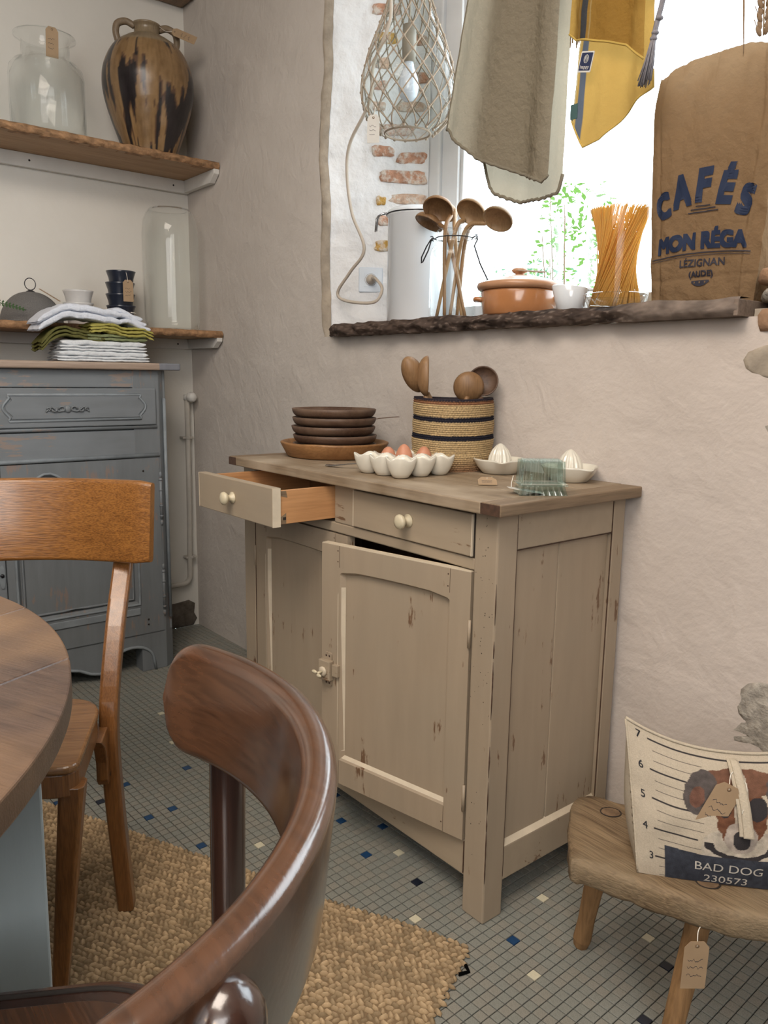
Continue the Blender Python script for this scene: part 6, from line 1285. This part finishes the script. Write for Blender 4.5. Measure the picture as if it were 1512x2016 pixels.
# earthenware jug
M['jug'] = attr_mat('glazed_earthenware', 'col', 0.3, 0.25, 60, 0.5)
JC = Vector((-2.068, 0.205, 1.9805)); ju = thing('earthenware_jug', 'large bulbous brown earthenware jug with black glaze drips and loop handles', 'jug', tuple(JC))
JP = spline([(0.098, 0.0, 0), (0.108, 0.03, 0), (0.134, 0.10, 0), (0.161, 0.19, 0), (0.169, 0.255, 0), (0.160, 0.315, 0), (0.130, 0.375, 0), (0.085, 0.412, 0), (0.055, 0.425, 0), (0.047, 0.437, 0), (0.046, 0.452, 0), (0.053, 0.463, 0), (0.052, 0.468, 0)], 8)
def jcol(a, z):
    t = z/0.42; s = math.cos(a+0.0); n1 = nz((math.cos(a)*2.2, math.sin(a)*2.2, z*5)); n2 = nz((math.cos(a)*8, math.sin(a)*8, z*6)); n3 = nz((math.cos(a)*22, math.sin(a)*22, z*30))
    c = Vector((0.27, 0.165, 0.075)) + Vector((0.10, 0.065, 0.03))*n1 + Vector((0.07, 0.05, 0.03))*n3
    if t > 0.90: c = Vector((0.25, 0.19, 0.12))*(1+.3*n3)
    d = n1*0.9+n2*0.75+0.25*n3*0.6+0.20*math.sin(t*PI)-0.02+0.34*max(0, 0.45-t)*(0.6+n2*2)
    ed = abs((a % PI)-0.0)
    if t < 0.9 and d > 0.24: c = Vector((0.022, 0.017, 0.018))*(1+.5*n3)
    elif t < 0.9 and d > 0.16: c = Vector((0.11, 0.06, 0.035))
    return tuple(max(0.01, q) for q in c)
b = MB(); b.lathe([(0, 0)]+[(p.x, p.y) for p in JP]+[(0.044, 0.466), (0.040, 0.44), (0.0, 0.43)], 160, lambda p: JC+p+Vector((0.002*nz((p.x*16, p.y*16, p.z*30)), 0, 0)), col=jcol); b.build('body', M['jug'], ju, True, attr=True)
M['jug_plain'] = plain('earthenware_handle', (0.21, 0.155, 0.10), 0.4, 0.2, 60)
hd = Vector((-0.25, -0.97, 0)).normalized()
for s in (1, -1):
    b = MB(); b.tube(spline([JC+hd*s*0.044+Zv*0.457, JC+hd*s*0.075+Zv*0.468, JC+hd*s*0.105+Zv*0.455, JC+hd*s*0.112+Zv*0.425, JC+hd*s*0.104+Zv*0.392], 7), 0.0125, 10); b.build('handle', M['jug_plain'], ju, True)
o3 = JC+Vector((0.055, 0.085, 0.452)); price_tag(ju, lambda p: o3+Vector((0.50, 0.80, -0.33)).normalized()*(-p[1])+Vector((-0.35, 0.5, 0.8)).normalized()*p[0]+Vector((0.78, -0.45, 0.4)).normalized()*p[2], 0.045, 0.085, [JC+Vector((0.04, 0.06, 0.45)), JC+Vector((0.05, 0.03, 0.455))])
# apothecary jars
def big_jar(lab, y, r, h, tagged):
    t = thing('glass_jar', lab, 'jar', (-2.085, y, 1.9805)); b = MB()
    b.lathe([(0, 0.003), (r*0.85, 0.003), (r*0.97, 0.008), (r, 0.02), (r, h*0.60), (r*0.96, h*0.68), (r*0.84, h*0.735), (r*0.66, h*0.76), (r*0.63, h*0.79), (r*0.63, h*0.93), (r*0.70, h*0.975), (r*0.82, h*0.99), (r*0.82, h), (r*0.66, h*0.985), (r*0.60, h*0.93), (r*0.60, h*0.78), (r*0.8, h*0.72), (r*0.96, h*0.60), (r*0.965, 0.02), (r*0.85, 0.010), (0, 0.010)], 64)
    b.build('jar_body', M['glass'], t)
    if tagged: o4 = Vector((-1.985, y-0.005, 1.9805+h*0.99)); price_tag(t, lambda p: o4+Vector((0.0, 1, 0))*p[0]+Zv*p[1]+Vector((1, 0, 0))*(p[2]+p[1]*0.12), 0.042, 0.088, [(-2.0, y, 1.9805+h*1.005), (-2.01, y, 1.9805+h*0.99)])
    return t
big_jar('clear glass apothecary jar with flared rim and kraft tag on the upper shelf', -0.166, 0.127, 0.335, True); big_jar('clear glass jar cut by the left photo edge on the upper shelf', -0.475, 0.127, 0.265, False)
# lower shelf
gv = MB(); gv.lathe([(0, 0.003), (0.10, 0.003), (0.108, 0.010), (0.1095, 0.05), (0.1115, 0.25), (0.111, 0.38), (0.105, 0.43), (0.092, 0.46), (0.080, 0.475), (0.079, 0.472), (0.090, 0.455), (0.1025, 0.428), (0.1085, 0.38), (0.107, 0.05), (0.10, 0.009), (0, 0.009)], 64); o = gv.build('glass_vase', M['glass']); o.location = (-2.105, 0.292, 1.3275); tag(o, 'tall clear glass cylinder vase at the corner end of the lower shelf', 'vase')
M['navy_glaze'] = plain('navy_glaze', (0.012, 0.018, 0.035), 0.3, 0.1, 40, Coat_Weight=0.3); M['white_glaze'] = plain('white_glaze', (0.62, 0.61, 0.60), 0.3, 0.03, 40)
CPR = [(0, 0), (0.036, 0), (0.039, 0.003), (0.043, 0.03), (0.047, 0.058), (0.0535, 0.078), (0.056, 0.084), (0.0535, 0.085), (0.0455, 0.058), (0.0405, 0.03), (0.036, 0.006), (0, 0.005)]
def cups(m, x, y, n, labs, group, step, wob):
    c0 = None
    for k in range(n):
        if c0 is None: b = MB(); b.lathe(CPR, 48); c0 = b.build('cup', m); o = c0
        else: o = c0.copy(); COL.objects.link(o)
        o.location = (x+wob*random.uniform(-1, 1), y+wob*random.uniform(-1, 1), 1.3275+step*k); o.rotation_euler = (0, 0, k); tag(o, labs[k], 'cup', group)
    return o
ct = cups(M['navy_glaze'], -2.10, 0.077, 4, ['lowest dark navy cup of the stack on the lower shelf', 'dark navy cup second from bottom in the stack', 'dark navy cup second from top in the stack', 'topmost dark navy cup of the stack beside the glass vase'], 'stacked navy cups', 0.0435, 0.003)
T = lambda p: Vector((-2.035, 0.082, 1.500))+Vector((0.2, 0.98, 0)).normalized()*p[0]+Zv*p[1]+Vector((0.98, -0.2, 0))*p[2]
price_tag(ct, T, 0.038, 0.075, [(-2.04, 0.08, 1.525), (-2.052, 0.079, 1.545)])
cups(M['white_glaze'], -2.10, -0.088, 2, ['lower white cup of the pair on the lower shelf', 'upper white cup nested in another on the lower shelf'], 'stacked white cups', 0.045, 0.001)
M['mesh_grey'] = plain('grey_wire_mesh', (0.15, 0.145, 0.14), 0.6, 0.35, 500, 0.5)
fd = thing('food_cover', 'grey mesh dome food cover with wire ring on the lower shelf', 'food cover', (-2.09, -0.262, 1.3275)); b = MB(); pr = []
for i in range(15): a = PI/2*i/14; pr.append((0.108*math.cos(a)**0.9 if i < 14 else 0, 0.006+0.106*math.sin(a)**1.15))
b.lathe([(0.108, 0)]+pr, 48); b.build('mesh_dome', M['mesh_grey'], fd)
b = MB(); b.lathe([(0.018, 0.104), (0.016, 0.112), (0.006, 0.118), (0, 0.119)], 16); b.tube([(0.0, 0.019*math.cos(i*PI/14), 0.139+0.021*math.sin(i*PI/14)) for i in range(28)], 0.0016, 6, closed=True); b.build('ring_handle', M['iron'], fd)
b = MB(); b.tube([(0.108*math.cos(i*PI/24), 0.108*math.sin(i*PI/24), 0.003) for i in range(48)], 0.003, 6, closed=True); b.build('base_ring', M['mesh_grey'], fd)
o5 = Vector((-2.06, -0.235, 1.447)); price_tag(fd, lambda p: o5+Vector((0.35, 0.78, -0.52)).normalized()*(-p[1])+Vector((0.85, -0.5, -0.1)).normalized()*p[0]+Vector((0.5, 0.25, 0.8)).normalized()*p[2], 0.024, 0.075, None)
fe = thing('fern_leaf', 'green fern frond reaching in from the left edge over the lower shelf', 'plant', (-2.0, -0.45, 1.3275)); M['fern'] = plain('fern_green', (0.045, 0.10, 0.03), 0.6, 0.2, 60); pts = spline([(-2.0, -0.62, 1.345), (-1.985, -0.50, 1.395), (-1.975, -0.40, 1.385), (-1.965, -0.315, 1.365)], 8); b = MB(); b.tube(pts, 0.0018, 5); b.build('stem', M['fern'], fe, True)
for i in range(2, len(pts)-1):
    for s in (1, -1):
        p = pts[i]; l = 0.020*(1-i/len(pts))+0.006; b = MB(); d = Vector((0.2*s, 0.25, s*0.9)).normalized(); q = Vector((0, 1, 0)); b.add([p, p+d*l*.5+q*0.004, p+d*l, p+d*l*.5-q*0.004], [(0, 1, 2, 3)], False); b.build('leaflet', M['fern'], fe, True, solid=0.0006)
b = MB(); b.lathe([(0, 0), (0.03, 0), (0.04, 0.06), (0.036, 0.06), (0.028, 0.006), (0, 0.005)], 20, lambda p: Vector((-2.0, -0.62, 1.3275))+p); b.build('pot', M['terracotta'], fe, True)
# ------------------------------------------------------------------ folded cloths on the cupboard
M['muslin'] = cloth('white_muslin', (0.84, 0.87, 0.90), 0.2, 160, 0, 0.03, None, 0.35); M['muslin_blue'] = cloth('cool_white_gauze', (0.80, 0.84, 0.92), 0.2, 120, 0, 0.04, None, 0.4)
M['olive'] = cloth('olive_gauze', (0.13, 0.125, 0.045), 0.1, 120, 0, 0.18, None, 0.4); M['chartreuse'] = cloth('yellow_green_gauze', (0.40, 0.36, 0.10), 0.1, 120, 0, 0.15, None, 0.4); M['sage'] = cloth('sage_gauze', (0.24, 0.27, 0.14), 0.1, 120, 0, 0.18, None, 0.4)
def folded(label, m, y0, y1, x0, x1, z0, z1, folds, seed, amp=0.004, zf=None, group='folded cloths on the cupboard'):
    z0, z1, y0, y1 = ZM(z0), ZM(z1), YM(y0), YM(y1); t = MB(); h = (z1-z0)/folds
    for f in range(folds):
        def S(u, v, f=f):   # v runs round the section; u along y
            y = lerp(y0, y1, u); ang = v*2*PI; c, s = math.cos(ang), math.sin(ang); sq = (abs(c)**5+abs(s)**5)**-0.2
            endk = (1-(2*u-1)**14)**0.5 if 0 < u < 1 else 0.0
            hw = (x1-x0)/2*(0.985+0.02*nz((y*9, f*3+seed, 1))); hh = h/2*1.03*max(0.12, endk)
            zz = zf(u) if zf else 0
            wr = amp*nz((y*16, c*1.3, seed+f*0.15)) + amp*0.5*nz((y*48, c*3, seed*2+f*0.3))
            fr = 0.004*nz((y*26, f*5+seed, 4))+0.003*nz((y*70, f*7+seed, 4))
            return ((x0+x1)/2+c*sq*hw+(fr if c > 0 else 0), y+0.004*nz((c*4, f*3+seed, u*2)), z0+h*(f+0.5)+s*sq*hh+wr+zz)
        t.grid(S, 90, 28)
    o = t.build('folded_cloth', m); return tag(o, label, 'cloth', group)
X0_, X1_ = -1.942, -1.815; ZM = lambda z: 1.158+(z-1.158)*0.9547+0.0012; YM = lambda y: -1.131+(y+1.131)*0.9547
for k in range(4): folded(['bottom white muslin cloth of the pile on the blue-grey cupboard', 'second white muslin cloth up in the pile', 'third white muslin cloth up in the pile', 'uppermost of the lower white muslin cloths under the olive ones'][k], M['muslin'], -0.222+0.006*k, 0.122-0.004*k, X0_, X1_+0.006*random.uniform(-1, 1), 1.1912+0.0190*k, 1.2110+0.0190*k, 1 if k % 2 else 2, 10+k, 0.0035)
folded('dark olive gauze cloth at the left of the pile', M['olive'], -0.272, -0.02, X0_, X1_-0.005, 1.2690, 1.3050, 3, 21, 0.007, lambda u: -0.045*(1-min(1, u*2.6))**2+0.010*math.sin(u*5))
folded('yellow-green gauze cloth in the middle of the pile', M['chartreuse'], -0.10, 0.142, X0_, X1_+0.006, 1.2880, 1.3220, 3, 24, 0.008, lambda u: -0.05*max(0, u-0.62)**1.5*2+0.008*math.sin(u*8)+0.004)
folded('mottled sage gauze cloth under the yellow-green one', M['sage'], -0.11, 0.118, X0_, X1_-0.002, 1.2680, 1.2920, 2, 27, 0.005)
folded('cool white gauze cloth draped on top left of the pile', M['muslin_blue'], -0.285, 0.015, X0_, X1_+0.012, 1.327, 1.379, 2, 31, 0.006, lambda u: -0.040*(1-min(1, u*3.0))**1.6+0.014*math.sin(PI*min(1, u*1.05)))
for k in range(3): folded(['lowest pale blue-white gauze cloth at top right of the pile', 'middle pale blue-white gauze cloth at top right of the pile', 'uppermost pale blue-white gauze cloth at top right of the pile'][k], M['muslin_blue'], 0.006-0.010*k, 0.130-0.014*k, X0_, X1_+0.006-0.006*k, 1.331+0.0190*k, 1.3500+0.0190*k, 1, 40+k, 0.0045, lambda u: -0.022*u*u+0.006*math.sin(u*6))
tagc = thing('price_tag', 'small pink-grey tag lying on top of the pale gauze cloths', 'tag', (-1.855, -0.018, 1.377)); M['tag_pink'] = plain('pink_grey_card', (0.50, 0.42, 0.40), 0.8); b = MB(); o6 = Vector((-1.855, -0.018, 1.3775)); T = lambda p: o6+Vector((0.25, 0.95, -0.25)).normalized()*p[0]+Vector((0.95, -0.2, -0.1)).normalized()*p[1]+Zv*p[2]; b.prism([(-0.02, -0.009), (0.03, -0.009), (0.04, 0), (0.03, 0.009), (-0.02, 0.009)], -0.0005, 0.0005, T); b.build('card', M['tag_pink'], tagc, True); b = MB(); b.tube(spline([T((0.036, 0, 0.001)), T((0.05, 0.01, 0.004)), T((0.03, 0.02, 0.002))], 5), 0.0008, 5); b.build('string', M['string'], tagc, True)
